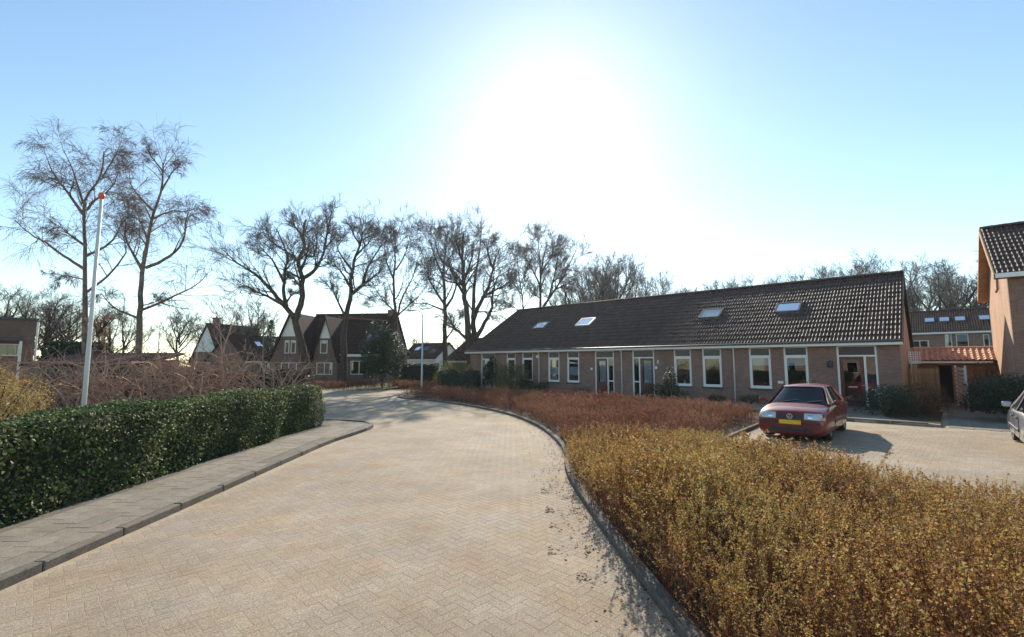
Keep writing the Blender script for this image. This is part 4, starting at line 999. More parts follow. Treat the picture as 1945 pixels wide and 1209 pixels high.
    for k in ks:
        xf, xr, w_, z = row(k)
        fr = [(xf + .10 * (1 - (y / w_) ** 2) - .0, y) for y in (-w_ * .9, -w_ * .45, 0, w_ * .45, w_ * .9)]
        sd = [(xf - .12, w_), ((xf * 2 + xr) / 3, w_ + .015), ((xf + xr * 2) / 3, w_ + .015), (xr + .12, w_)]
        rr = [(xr - .06 * (1 - (y / w_) ** 2), y) for y in (w_ * .88, w_ * .3, -w_ * .3, -w_ * .88)]
        sl3 = [(x, -y) for x, y in sd[::-1]]
        lp = fr + sd + rr + sl3; nr = len(lp); V += [(x, y, z) for x, y in lp]
    Fs = [(i * nr + j, i * nr + (j + 1) % nr, (i + 1) * nr + (j + 1) % nr, (i + 1) * nr + j) for i in range(len(ks) - 1) for j in range(nr)]
    MB().add(V, Fs).build('window_glass', M['carglass'], root, smooth=True)
    xf, xr, w_, z = row(1.0)
    V = []
    xs_ = [xf + .13, xf + .0, (xf + xr) / 2 + .2, (xf + xr) / 2 - .3, xr, xr - .1]; ys = [-1, -.8, -.4, 0, .4, .8, 1]
    for i, x in enumerate(xs_):
        ed = (i in (0, 5))
        for y in ys:
            xx = x - (.10 * y * y if i == 0 else 0) + (.06 * y * y if i == 5 else 0)
            V.append((xx, y * (w_ + .035), z - .015 + (.072 if not ed else .02) * (1 - abs(y) ** 3 * .95)))
    MB().add(V, [(i * 7 + j, i * 7 + j + 1, (i + 1) * 7 + j + 1, (i + 1) * 7 + j) for i in range(5) for j in range(6)]).build('roof_panel', M[paint], root, smooth=True)
    for s in (-1, 1):
        def sp(x0, x1, k): 
            a, b, w0, z0 = row(k); return w0, z0
        A = MB()
        def pil(kx, wd):     # kx: function giving x at k
            pts = [(kx(k), s * (row(k)[2] + .004), row(k)[3]) for k in (0, .35, .7, 1.0)]
            for a, b in zip(pts, pts[1:]): A.bar(a, b, wd, .03, up=(0, s, .3))
        pil(lambda k: row(k)[0] - .06, .10); pil(lambda k: row(k)[1] + .06, .17)
        A.build('pillar', M[paint], root)
        B = MB(); pts = [(-.28 + .0 * k, s * (row(k)[2] + .022), row(k)[3]) for k in (0, .5, 1.0)]
        for a, b in zip(pts, pts[1:]): B.bar(a, b, .09, .03, up=(0, s, .3))
        B.build('door_pillar', M['trim'], root)
        MB().tube([(1.0, s * .80, .95), (.98, s * (hw + .02), 1.0)], .03, 6).build('mirror_arm', M['trim'], root)
        mi = MB().box(.90, 1.02, s * (hw + (.02 if hatch else .085)) - .09, s * (hw + (.02 if hatch else .085)) + .09, .93, 1.07).build('mirror', M[paint] if hatch else M['carred'], root, bevel=.03)
        # headlight
        yc = s * .56; 
        a_, b_ = sorted((s * .34, s * .79))
        hlm = patch('headlight', M['lens'], a_, b_, .595, .755, .014, 7, root)
        a_, b_ = sorted((s * .42, s * .54)); patch('reflector', M['chrome'], a_, b_, .625, .725, .020, 2, hlm)
        a_, b_ = sorted((s * .70, s * .77)); patch('indicator', M['amber'], a_, b_, .60, .66, .020, 2, hlm)
        MB().box(-hl + .0, -hl + .14, s * .66 - .14, s * .66 + .14, .68, .86).build('tail_light', M['redlens'], root, bevel=.03)
        MB().box(-.98, 1.0, s * (hw + .0) - .012, s * (hw) + .012, .45, .52).build('side_moulding', M['trim'], root, bevel=.008)
        for x in (.02, -.85): MB().box(x, x + .18, s * (hw - .0) - .0 - .02, s * (hw) + .022, .76, .79).build('door_handle', M['trim'], root, bevel=.006)
        for x in (.98, -.22, -1.05): MB().bar((x, s * (hw + .0015), .3), (x - .02, s * (hw - .012), .86), .008, .008).build('door_seam', M['trim'], root)
    patch('bumper_strip', M['trim'], -.80, .80, .465, .53, .016, 14, root, 1)
    patch('grille', M['trim'], -.31, .31, .60, .71, .008, 6, root)
    patch('air_intake', M['trim'], -.52, .52, .25, .37, .008, 8, root)
    npl = MB().box(hl + .0, hl + .022, -.26, .26, .455, .565).build('number_plate', M['plate'], root, bevel=.004)
    MB().box(-hl - .02, -hl + .02, -.26, .26, .62, .73).build('number_plate', M['plate'], root)
    MB().box(-hl - .03, -hl + .1, -.62, .62, .44, .52).build('bumper_strip', M['trim'], root, bevel=.015)
    wp = MB()
    for y0 in (-.55, .05): wp.bar((1.17, y0, .955), (.98, y0 + .55, 1.04), .02, .012)
    wp.build('wiper', M['trim'], root)
    MB().tube([(.6, -.0, 1.24), (.52, 0, 1.30)], .01, 5).box(.52, .56, -.11, .11, 1.24, 1.31).build('rear_view_mirror', M['trim'], root)
    for s in (-1, 1): MB().box(-.15, .1, s * .36 - .12, s * .36 + .12, .95, 1.2).build('headrest', M['trim'], root, bevel=.03)
    return hl
car = thing('parked_car', 'dark red four door saloon car parked in front of the bungalow door', 'car', (8.97, 14.57, .02), math.atan2(-E.y, -E.x))
hl = loft_car(car, 'carred')
# round emblem: ring with a V over a W
em = MB().lathe([(.072, -.006), (.072, .008), (.060, .008), (.060, -.006)], 24, (hl + .004, 0, .665), 'x')
for a, b in (((-.022, .05), (0, .012)), ((0, .012), (.022, .05)), ((-.048, .018), (-.024, -.04)), ((-.024, -.04), (0, .0)), ((0, .0), (.024, -.04)), ((.024, -.04), (.048, .018))):
    em.bar((hl + .01, a[0] * 1.18, .665 + a[1] * 1.18), (hl + .01, b[0] * 1.18, .665 + b[1] * 1.18), .012, .009, up=(1, 0, 0))
em.build('emblem', M['rim'], car)
MB().lathe([(.001, -.002), (.064, -.002)], 20, (hl + .0, 0, .665), 'x').build('emblem_disc', M['bin'], car)
sv = gp(1929, 838)
scar = thing('parked_car', 'silver hatchback half out of the frame beside the large dark shrub', 'car', (0, 0, 0), math.atan2(E.y, E.x))
loft_car(scar, 'carsilver', L=4.0, Wd=1.68, Ht=1.47, hatch=True)
ql = Vector((1.255, .73, 0)); a = math.atan2(E.y, E.x)
scar.location = (sv.x - (ql.x * math.cos(a) - ql.y * math.sin(a)), sv.y - (ql.x * math.sin(a) + ql.y * math.cos(a)), .02)

# ------------------------------------------------------------------ hedges and shrubs
def shell_bush(name, label, cat, c, rx, ry, h, n, size, leafm, z0=.1, group=None, lump=.15, stem=True, boxy=2.0, rz=0.0, core=True):
    """a bush: lumpy volume filled mostly near its surface with leaves, stem tubes inside"""
    root = thing(name, label, cat, (c[0], c[1], 0), rz, group)
    u = rng.uniform(0, 2 * np.pi, n); v = np.arccos(rng.uniform(-.55, 1, n))
    dirs = np.stack([np.sin(v) * np.cos(u), np.sin(v) * np.sin(u), np.cos(v)], 1)
    if boxy > 2: dirs = dirs / (np.abs(dirs) ** boxy).sum(1, keepdims=True) ** (1 / boxy)
    ph = rng.uniform(0, 6, 8)
    f = 1 + lump * (np.sin(dirs[:, 0] * 5 + ph[0]) + np.sin(dirs[:, 1] * 6 + ph[1]) + np.sin(dirs[:, 2] * 7 + ph[2]) + .7 * np.sin(dirs[:, 0] * 13 + ph[3]) * np.sin(dirs[:, 2] * 11 + ph[4])) / 2
    r = f * (1 - np.abs(rng.normal(0, .13, n))) * rng.choice([1, 1.06, .8], n)
    cz = z0 + h * .42
    P = dirs * r[:, None] * np.array([rx, ry, h * .56]) + np.array([0, 0, cz]); P[:, 2] = np.maximum(P[:, 2], .05)
    np_mesh('foliage', *leaves(P, size, nrm=dirs, spread=.7), leafm, root)['kind'] = 'stuff'
    k = 10; st = np.zeros((k, 5, 3)); a = rng.uniform(0, 6.28, k)
    for q in range(5):
        t = q / 4; st[:, q] = np.stack([np.cos(a) * rx * .7 * t, np.sin(a) * ry * .7 * t, np.full(k, .0) + t * h * .8], 1) + rng.normal(0, .02, (k, 3))
    np_mesh('stem', *tubes_np(st, np.tile(np.linspace(.03, .008, 5), (k, 1)), 4), M['bark'], root)
    return root
def hedge_box(name, label, a, b, wd, h, dens, size, leafm, coremat=None, z0=0, wob=.06, cat='hedge'):
    a = Vector((a[0], a[1], 0)); b = Vector((b[0], b[1], 0)); d = b - a; L = d.length
    root = thing(name, label, cat, a, math.atan2(d.y, d.x))
    A = [L * h, L * h, L * wd, wd * h, wd * h]; n = int(sum(A) * dens); w_ = np.array(A) / sum(A)
    s = rng.choice(5, n, p=w_); u, v = rng.uniform(0, 1, n), rng.uniform(0, 1, n)
    P = np.zeros((n, 3)); Nn = np.zeros((n, 3))
    for k in range(5):
        q = s == k
        if k < 2: P[q] = np.stack([u[q] * L, np.full(q.sum(), 0. if k == 0 else wd), v[q] * h], 1); Nn[q, 1] = -1 if k == 0 else 1
        elif k == 2: P[q] = np.stack([u[q] * L, v[q] * wd, np.full(q.sum(), h)], 1); Nn[q, 2] = 1
        else: P[q] = np.stack([np.full(q.sum(), 0. if k == 3 else L), u[q] * wd, v[q] * h], 1); Nn[q, 0] = -1 if k == 3 else 1
    wv = wob * (np.sin(P[:, 0] * 1.7 + 1) + np.sin(P[:, 0] * 4.1 + P[:, 2] * 3) * .7 + np.sin(P[:, 2] * 6 + P[:, 0] * 2.3 + P[:, 1] * 4) * .5)
    ctr = np.stack([np.clip(P[:, 0], .3, L - .3), np.full(n, wd / 2), np.clip(P[:, 2], 0, h - .35)], 1)
    cd = P - ctr; ln = np.linalg.norm(cd, axis=1, keepdims=True) + 1e-6
    # round the long edges
    rr = np.clip((np.abs(P[:, 1] - wd / 2) / (wd / 2)) ** 4 * np.clip((P[:, 2] - h * .8) / (h * .2), 0, 1), 0, 1) * .09
    P = P + cd / ln * (wv - rr - np.abs(rng.normal(0, .05, n)) + (rng.uniform(0, 1, n) > .96) * .06)[:, None]
    P[:, 2] = np.maximum(P[:, 2], .02)
    np_mesh('foliage', *leaves(P + np.array([0, 0, z0]), size, nrm=Nn, spread=.75, up=.25, asp=.8), leafm, root)['kind'] = 'stuff'
    MB().box(.2, L - .2, .17, wd - .17, z0, h - .2 + z0).build('shade_core', coremat or M['dark'], root)  # plain dark box, its colour standing in for shade between the leaves
    return root
hedge_box('ivy_hedge', 'dense glossy dark ivy hedge running along the left pavement', (-7.3, 15.75), (-7.3, 2.0), 1.05, 1.38, 1500, .047, M['ivy'], wob=.05)

def sprig(h, twigs, nleaf, lsz, lean=.12, stem_r=.003, tipbias=1.0, leaf_up=.5):
    """a short multi-twig shrub shoot: stem tubes + tiny leaves"""
    base = np.zeros((1, 5, 3)); 
    for q in range(1, 5): base[0, q] = base[0, q - 1] + np.array([rng.normal(0, lean), rng.normal(0, lean), 1]) * h / 4 * .8
    Rb = np.full((1, 5), stem_r) * np.linspace(1.3, .6, 5)
    tw, Rt = grow(base, Rb, twigs, 35, h * .5, 4, .15, .12, .8, .15, rend=.5)
    k = len(tw); idx = rng.integers(0, k, nleaf); t = rng.uniform(.15, 1, nleaf) ** .8 * 3; i = np.minimum(t.astype(int), 2); fr = (t - i)[:, None]
    P = tw[idx, i] * (1 - fr) + tw[idx, i + 1] * fr + rng.normal(0, lsz * .5, (nleaf, 3))
    return tubes_np(np.concatenate([np.repeat(base[:, [0, 2, 4]], 1, 0), tw[:, [0, 2, 3]]]), np.concatenate([Rb[:, [0, 2, 4]], Rt[:, [0, 2, 3]]]), 3), leaves3(P, lsz * 1.35, up=leaf_up, asp=.9)
def bed(name, label, poly, zones, hts, stemm, leafm, edge=.25, z=.05, hfn=None):
    """zones: (ymin, ymax, shoots per m2, sprig arguments)"""
    x0, x1 = min(p[0] for p in poly), max(p[0] for p in poly); y0, y1 = min(p[1] for p in poly), max(p[1] for p in poly)
    A, B = [], []
    for (ya, yb, dens, args) in zones:
        pr = [sprig(*args) for _ in range(14)]
        n = int((x1 - x0) * (min(y1, yb) - max(y0, ya)) * dens); P = np.stack([rng.uniform(x0, x1, n), rng.uniform(max(y0, ya), min(y1, yb), n), np.full(n, z)], 1)
        P = P[inside(P, poly)]; P = P[(np.abs(P[:, 0]) < P[:, 1] * 1.12 + .8)]
        if hfn is not None:
            g = np.sin(P[:, 0] * 5.1 + 1.7 * np.sin(P[:, 1] * 2.3)) * np.sin(P[:, 1] * 4.3 + 1.6 * np.sin(P[:, 0] * 2.9)); P = P[rng.uniform(0, 1, len(P)) < np.where(edge_dist(P, poly) < .45, 1, np.clip(.78 + .55 * g, .22, 1))]
        dd = edge_dist(P, poly)
        s = hts[0] + (hts[1] - hts[0]) * (.5 + .18 * np.sin(P[:, 0] * 1.9 + P[:, 1] * .8) + .18 * np.sin(P[:, 1] * 1.6 - P[:, 0]) + .32 * np.sin(P[:, 0] * 7.3 + 2 * np.sin(P[:, 1] * 3.1)) * np.sin(P[:, 1] * 6.1 + 1.5 * np.sin(P[:, 0] * 4.3)) + rng.normal(0, .16, len(P)))
        s = s * np.clip(.86 + dd / edge * .14, .86, 1)
        if hfn is not None: s = s * hfn(P)
        state = rng.bit_generator.state
        A.append(scatter([p[0] for p in pr], P, s, .16)); rng.bit_generator.state = state
        B.append(scatter([p[1] for p in pr], P, s, .16))
    root = tag(thing(name, None, None), label, 'shrubs', None, 'stuff')
    np_mesh('shoots', *joinq(A), stemm, root)['kind'] = 'stuff'; np_mesh('foliage', *joinq(B), leafm, root)['kind'] = 'stuff'
bed('golden_shrubs', 'knee-high mass of golden and rust leaved shrubs in the near bed', GOLD,
    [(2.2, 4.6, 120, (1.0, 5, 170, .0165, .13, .003)), (4.6, 7.5, 100, (1.0, 5, 120, .023, .13, .0035)), (7.5, 14, 85, (1.0, 5, 85, .031, .13, .004))],
    (.6, 1.06), M['redstem'], M['goldleaf'], edge=.5, hfn=lambda P: 1 - .22 * np.clip((P[:, 0] - 4.2) / 1.2, 0, 1) * (P[:, 1] < 9.5) - .38 * np.clip((P[:, 1] - 6) / 4.5, 0, 1))
bed('red_shrubs', 'low mass of rust red bare shrubs between road and bungalow', RED, [(10, 20, 30, (1.0, 8, 70, .034, .14, .006)), (20, 40, 18, (1.0, 8, 45, .048, .14, .008))], (.5, .78), M['redstem'], M['redleaf'], edge=.7)
far_hedge = [(-24, 36.6), (-15, 37.0), (-7.6, 38.2), (-4.9, 38.0), (-4.6, 38.9), (-7.6, 39.2), (-15, 38.0), (-24, 37.6)]
bed('low_hedge', 'low reddish hedge along the far side of the side street', far_hedge, [(30, 45, 24, (1.0, 7, 36, .055, .14, .008))], (.7, .85), M['redstem'], M['redleaf'], edge=.1, z=0)

# leaf litter along the road's right edge and in the gutter
n = 1500; t = rng.uniform(.12, .8, n); idx = (t * (len(R_EDGE) - 1)).astype(int)
P = np.array([[R_EDGE[i].x, R_EDGE[i].y, 0] for i in idx]); P[:, 0] -= np.abs(rng.normal(.06, .30, n)) * (1 + .6 * np.sin(P[:, 1] * 2.3)); P[:, 1] += rng.normal(0, .3, n); P[:, 2] = .026
P = P[(P[:, 1] > 2.5) & (P[:, 1] < 26)]
for (px_, py_, k_) in ((1028, 935, 26), (1044, 925, 18), (1036, 972, 34), (1045, 1000, 12), (1098, 1100, 16), (1042, 1050, 18), (1072, 882, 20), (1052, 845, 14), (980, 800, 12), (700, 1180, 0)):
    q = gp(px_, py_); P = np.concatenate([P, np.array([q.x, q.y, .02]) + np.abs(rng.normal(0, 1, (k_, 3))) * np.array([.07, .05, .018])])
o = np_mesh('fallen_leaves', *leaves(P, .035, up=4, asp=.7), M['brownleaf']); tag(o, 'scattered dry brown leaves along the right edge of the road', 'leaves', None, 'stuff')

# shrubs near the bungalow
def BP(px, Y): q = ap(px, 690, Y); return (q.x, Y)
shell_bush('laurel_bush', 'dark rounded evergreen bush at the foot of the bungalow door', 'bush', BP(1680, 18.9), .85, .85, 1.1, 5200, .06, M['laurel'], boxy=4)
shell_bush('beech_bush', 'brown leaved clipped bush beside the dark bush and fence', 'bush', BP(1748, 19.0), .85, .7, 1.15, 6000, .045, M['brownleaf'], boxy=4)
shell_bush('evergreen_shrub', 'large dark spreading evergreen shrub next to the silver car', 'shrub', BP(1918, 17.4), 1.5, 1.2, 1.6, 16000, .06, M['laurel'], lump=.14)
shell_bush('climbing_shrub', 'brown bare climbing shrub against the sunlit gable', 'shrub', BP(1868, 20.5), .55, .4, 2.3, 1500, .05, M['brownleaf'])
shell_bush('cypress', 'dark upright conifer hiding part of the farthest door', 'conifer', BP(935, 37.3), .62, .6, 2.6, 4200, .09, M['laurel'], lump=.1)
shell_bush('pieris_bush', 'yellow green rounded bush in front of the bungalow windows', 'bush', BP(972, 34.2), 1.35, 1.1, 2.1, 5200, .09, M['greenleaf'], lump=.2)
hedge_box('clipped_hedge', 'low dark green clipped hedge beneath the yellow green bush', BP(980, 33.5), BP(1030, 31.0), .6, .9, 500, .07, M['laurel'])
hedge_box('clipped_hedge', 'green clipped hedge block left of the bungalow end wall', BP(832, 36.5), BP(905, 36.0), 1.4, 1.55, 400, .08, M['laurel'])
shell_bush('laurel_bush', 'olive green rounded bush behind the clipped hedge block', 'bush', BP(868, 39.5), 1.9, 1.3, 2.3, 5000, .10, M['greenleaf'], lump=.12)
hedge_box('garden_hedge', 'mixed dark garden hedge behind the street lamp', BP(758, 43), BP(830, 43), 1.2, 2.1, 300, .1, M['laurel'])
shell_bush('holly_tree', 'dense dark green holly tree covering the steep house', 'tree', BP(727, 41.0), 1.75, 1.7, 5.6, 18000, .12, M['laurel'], lump=.2)
shell_bush('wall_shrub', 'dark leafy shrub beside the fourth bungalow window', 'bush', BP(1272, 24.6), .45, .4, 1.7, 1800, .07, M['laurel'])
shell_bush('wall_shrub', 'low dark shrub under the third bungalow door', 'bush', BP(1243, 25.0), .7, .5, .95, 1600, .07, M['laurel'])
rb_ = thing('rose_bush', 'leggy dark red rose bush behind the red car', 'bush', (*BP(1542, 20.3), 0)); k = 9
st = np.zeros((k, 6, 3))
for q in range(1, 6): st[:, q] = st[:, q - 1] + np.stack([rng.normal(0, .09, k), rng.normal(0, .07, k), rng.uniform(.2, .36, k)], 1)
np_mesh('stem', *tubes_np(st, np.tile(np.linspace(.012, .005, 6), (k, 1)), 4), M['redstem'], rb_)
np_mesh('foliage', *leaves(st[:, 4:].reshape(-1, 3)[rng.integers(0, 2 * k, 150)] + rng.normal(0, .07, (150, 3)), .06), M['brownleaf'], rb_)['kind'] = 'stuff'
grp = [(tuple((K0 + D * x + E * y)[:2]), r, h) for x, y, r, h in ((2.6, 4.6, .5, .5), (4.6, 4.7, .55, .45), (6.2, 4.6, .5, .4), (8.2, 4.7, .6, .6), (14.5, 4.5, .6, .5), (18, 4.6, .5, .5))]
words_ = ['under the window nearest the red car', 'under the fifth bungalow window', 'beside the rightmost downpipe', 'under the middle bungalow windows', 'below the second downpipe', 'near the far bungalow windows']
for (c, r, h), wd in zip(grp, words_): shell_bush('low_shrub', 'small dark low shrub ' + wd, 'bush', c, r, r * .7, h, 900, .05, M['laurel'], group='low shrubs along the bungalow wall')
# flower pot by the first door
q = K0 + D * 1.9 + E * 3.6
fpz = thing('flower_pot', 'white pot with small plant beside the red car bonnet side of the door', 'flower pot', (q.x, q.y, .09)); MB().lathe([(.001, 0), (.13, 0), (.17, .28), (.15, .28), (.14, .24), (.001, .24)], 14).build('pot', M['white'], fpz, smooth=True)
np_mesh('foliage', *leaves(rng.normal(0, .09, (120, 3)) + np.array([0, 0, .36]), .05), M['greenleaf'], fpz)['kind'] = 'stuff'

# left: forsythia, thicket, conifer hedge
shell_bush('forsythia', 'golden leafed forsythia bush behind the hedge at the left edge', 'bush', BP(-14, 12.2), 1.1, 1.1, 1.95, 9000, .05, M['yellowleaf'], lump=.25)
hedge_box('conifer_hedge', 'tall dark green conifer hedge between the annex and first birch', BP(78, 30), BP(168, 30), 1.5, 3.5, 260, .13, M['laurel'])
hedge_box('garden_hedge', 'dark low hedge behind the ivy hedge below the bare thicket', (-22, 22.0), (-9.6, 21.7), .9, 1.75, 260, .09, M['laurel'])
hedge_box('garden_hedge', 'short dark clipped hedge near the first oak', BP(505, 24), BP(556, 24), 1.1, 1.35, 450, .07, M['laurel'])
def thicket():
    root = tag(thing('bare_thicket', None, None), 'tangle of pinkish bare arching branches behind the ivy hedge', 'thicket', None, 'stuff')
    n = 240; x = rng.uniform(-20.5, -9.6, n); y = rng.uniform(16.5, 20.5, n) ; y = np.where(x > -11, rng.uniform(18.6, 21, n), y)
    PL = np.zeros((n, 8, 3)); PL[:, 0] = np.stack([x, y, rng.uniform(0, .5, n)], 1)
    a = rng.uniform(0, 2 * np.pi, n); d = np.stack([np.cos(a) * .55, np.sin(a) * .35, rng.uniform(.6, 1.1, n)], 1); d /= np.linalg.norm(d, axis=1, keepdims=True)
    st = (rng.uniform(1.6, 3.6, n) / 7)[:, None]
    for q in range(1, 8):
        PL[:, q] = PL[:, q - 1] + d * st; d[:, 2] -= .19; d += rng.normal(0, .12, (n, 3)); d /= np.linalg.norm(d, axis=1, keepdims=True)
    PL[:, :, 2] = np.clip(PL[:, :, 2], .05, 2.15)
    R = rng.uniform(.018, .045, n)[:, None] * np.linspace(1, .35, 8)[None]
    A = grow(PL, R, 6, 50, -.42, 5, .2, .02, .6, .2); B = grow(A[0], A[1], 1, 45, -.5, 4, .2, .02, .6, .2)
    np_mesh('branches', *joinq([tubes_np(PL, R, 4), tubes_np(A[0], np.maximum(A[1], .005), 3), tubes_np(B[0], np.maximum(B[1], .004), 3)]), M['vine'], root)['kind'] = 'stuff'
thicket()
def young_tree(name, label, px, Y, toppx, r, seed, hgt_px, m='vine', side=()):
    traced_tree(name, label, 'tree', Y, px, [(px, 720), (px - 1, 680), (toppx, hgt_px)], side, 'sap', r, m, m, rmin=.005, extra=.75)
young_tree('young_tree', 'slim pale young tree rising from the thicket with two long shoots', 423, 19.5, 415, .05, 1, 590, side=[([(421, 680), (400, 672), (375, 655)], .5), ([(422, 672), (445, 600), (448, 575)], .5), ([(420, 700), (385, 705), (355, 702)], .6), ([(421, 676), (450, 670), (475, 660)], .6)])
young_tree('young_tree', 'spindly bare sapling left of the white gable house', 300, 24, 305, .05, 1, 600, m='twig')
young_tree('young_tree', 'spindly bare sapling in front of the gabled dark roof', 500, 30, 503, .07, 1, 560, m='twig')
young_tree('young_tree', 'pale sapling among the thicket near the second birch', 303, 18.6, 300, .045, 1, 665, side=[([(303, 700), (330, 690), (350, 700)], .6)])
# pollard
pl = traced_tree('pollard_tree', 'stubby pollarded tree with knuckled limbs beside the flagpole', 'tree', 27, 187, [(187, 720), (187, 660), (188, 625)], [([(187, 640), (180, 615), (168, 605)], .6), ([(188, 632), (200, 615), (213, 605)], .6), ([(188, 628), (192, 610), (206, 600)], .5)], 'far', .17, 'bark', 'vine', rmin=.006)

# ------------------------------------------------------------------ trees
traced_tree('birch_tree', 'tall bare birch with drooping twigs standing behind the flagpole', 'tree', 27, 162,
    z1([(390, 1240), (390, 1000), (390, 750), (390, 560), (383, 500), (378, 440), (430, 380), (462, 340), (480, 250), (470, 90)]),
    [(z1([(385, 750), (310, 700), (260, 670), (220, 630), (150, 600), (80, 540), (20, 470)]), .5), (z1([(382, 500), (340, 440), (290, 370), (240, 310), (190, 170)]), .5),
     (z1([(398, 690), (500, 640), (540, 590), (545, 550), (600, 500), (650, 470)]), .45), (z1([(395, 860), (500, 780), (550, 720), (590, 660), (560, 590), (500, 480)]), .4),
     (z1([(382, 450), (330, 280), (270, 160)]), .4), (z1([(400, 480), (440, 430), (520, 380), (560, 250)]), .35), (z1([(388, 800), (300, 780), (220, 770)]), .25), (z1([(470, 330), (530, 230), (570, 130)]), .25), (z1([(388, 640), (320, 590), (240, 560)]), .3)],
    'birch', .18, 'birchbark', 'birchtwig', rmin=.0052)
traced_tree('birch_tree', 'second bare birch with forked crown right of the flagpole', 'tree', 28, 263,
    z1([(638, 1230), (640, 1000), (642, 900), (650, 760), (665, 700), (690, 560), (710, 480), (745, 380), (750, 280), (738, 150)]),
    [(z1([(632, 975), (540, 940), (480, 890), (445, 830)]), .35), (z1([(648, 940), (740, 905), (830, 860), (900, 830), (950, 780), (990, 710)]), .4),
     (z1([(670, 745), (760, 710), (820, 660), (850, 600), (850, 500), (910, 420)]), .5), (z1([(650, 750), (600, 660), (570, 600), (580, 530), (530, 450)]), .45),
     (z1([(700, 480), (640, 420), (600, 370), (590, 270)]), .35), (z1([(742, 390), (800, 290), (850, 250)]), .3), (z1([(705, 520), (780, 480), (860, 490), (940, 450)]), .3), (z1([(680, 620), (640, 520), (610, 450)]), .3), (z1([(650, 920), (720, 900), (760, 860)]), .2), (z1([(748, 300), (690, 230), (660, 170)]), .25)],
    'birch', .21, 'birchbark', 'birchtwig', rmin=.0052)
OG = 'bare oaks along the side street'
traced_tree('oak_tree', 'largest bare oak with wide left limbs in front of the steep house', 'tree', 41, 590,
    z2([(655, 1330), (620, 1150), (585, 1000), (555, 900), (560, 850), (600, 780), (600, 700), (605, 620), (590, 560), (565, 500), (610, 450), (620, 400), (600, 340), (625, 260), (620, 100)]),
    [(z2([(550, 870), (480, 790), (420, 720), (370, 660), (300, 590), (230, 545), (150, 500), (80, 420), (20, 420)]), .55),
     (z2([(605, 615), (660, 585), (720, 520), (745, 430), (780, 370), (870, 320)]), .45), (z2([(745, 430), (760, 330), (790, 220), (800, 130)]), .3),
     (z2([(500, 800), (470, 700), (490, 640), (485, 540), (510, 490), (480, 400), (440, 300), (380, 220)]), .42), (z2([(480, 790), (350, 720), (290, 700), (230, 660), (120, 690)]), .35),
     (z2([(595, 680), (540, 610), (480, 600)]), .25), (z2([(570, 500), (500, 440), (400, 380), (320, 300)]), .3), (z2([(480, 640), (400, 480), (330, 420), (260, 340)]), .3), (z2([(610, 460), (680, 480), (700, 380), (700, 250)]), .28), (z2([(605, 340), (540, 260), (500, 200)]), .25), (z2([(500, 770), (540, 710), (600, 700)]), .25)],
    'oak', .42, 'bark', 'twig', OG, rmin=.0085)
traced_tree('oak_tree', 'second bare oak rising in front of the steep roof right slope', 'tree', 43, 652,
    z2([(875, 1330), (875, 1130), (870, 950), (900, 800), (930, 720), (915, 640), (925, 560), (945, 480), (985, 400), (1000, 300), (1000, 190)]),
    [(z2([(932, 715), (980, 670), (1050, 620), (1110, 570), (1165, 530)]), .5), (z2([(925, 690), (870, 590), (810, 520), (780, 470)]), .4), (z2([(1000, 650), (1020, 560), (1060, 490), (1110, 420), (1150, 320)]), .4),
     (z2([(880, 860), (830, 760), (790, 660), (780, 590)]), .35), (z2([(925, 560), (860, 470), (820, 400), (830, 320)]), .35), (z2([(950, 470), (1040, 380), (1080, 280)]), .3), (z2([(935, 600), (940, 700), (1050, 740), (1120, 760)]), .2), (z2([(985, 400), (930, 320), (920, 240)]), .28)],
    'oak', .36, 'bark', 'twig', OG, rmin=.0085)
traced_tree('oak_tree', 'slim upright bare oak left of the street lamp', 'tree', 45, 752,
    z2([(1215, 1330), (1215, 1050), (1213, 840), (1200, 700), (1200, 600), (1215, 450), (1210, 330), (1200, 230)]),
    [(z2([(1228, 850), (1250, 750), (1290, 680), (1330, 600), (1360, 480), (1400, 400)]), .45), (z2([(1205, 830), (1130, 760), (1080, 680), (1050, 640)]), .35), (z2([(1200, 620), (1150, 500), (1140, 400), (1130, 300)]), .35),
     (z2([(1215, 560), (1270, 480), (1300, 380), (1320, 270)]), .35), (z2([(1228, 860), (1290, 800), (1400, 700), (1450, 640)]), .35), (z2([(1212, 450), (1180, 350), (1170, 260)]), .3)],
    'oak', .24, 'bark', 'twig', OG, rmin=.0085)
traced_tree('oak_tree', 'bare oak with straight trunk right of the street lamp', 'tree', 45, 850,
    z3([(365, 1250), (360, 1080), (355, 950), (360, 800), (358, 700), (350, 560), (345, 450), (370, 350), (360, 120)]),
    [(z3([(365, 770), (420, 690), (450, 580), (400, 450), (380, 300)]), .45), (z3([(350, 790), (230, 740), (130, 745), (60, 720)]), .35), (z3([(352, 740), (290, 650), (240, 560), (240, 480), (180, 380)]), .45),
     (z3([(350, 560), (300, 440), (250, 300), (230, 170)]), .4), (z3([(352, 470), (420, 380), (460, 250)]), .3), (z3([(365, 1000), (420, 920), (450, 850), (500, 820)]), .35), (z3([(345, 450), (290, 350), (300, 200)]), .3)],
    'oak', .29, 'bark', 'twig', OG, rmin=.0085)
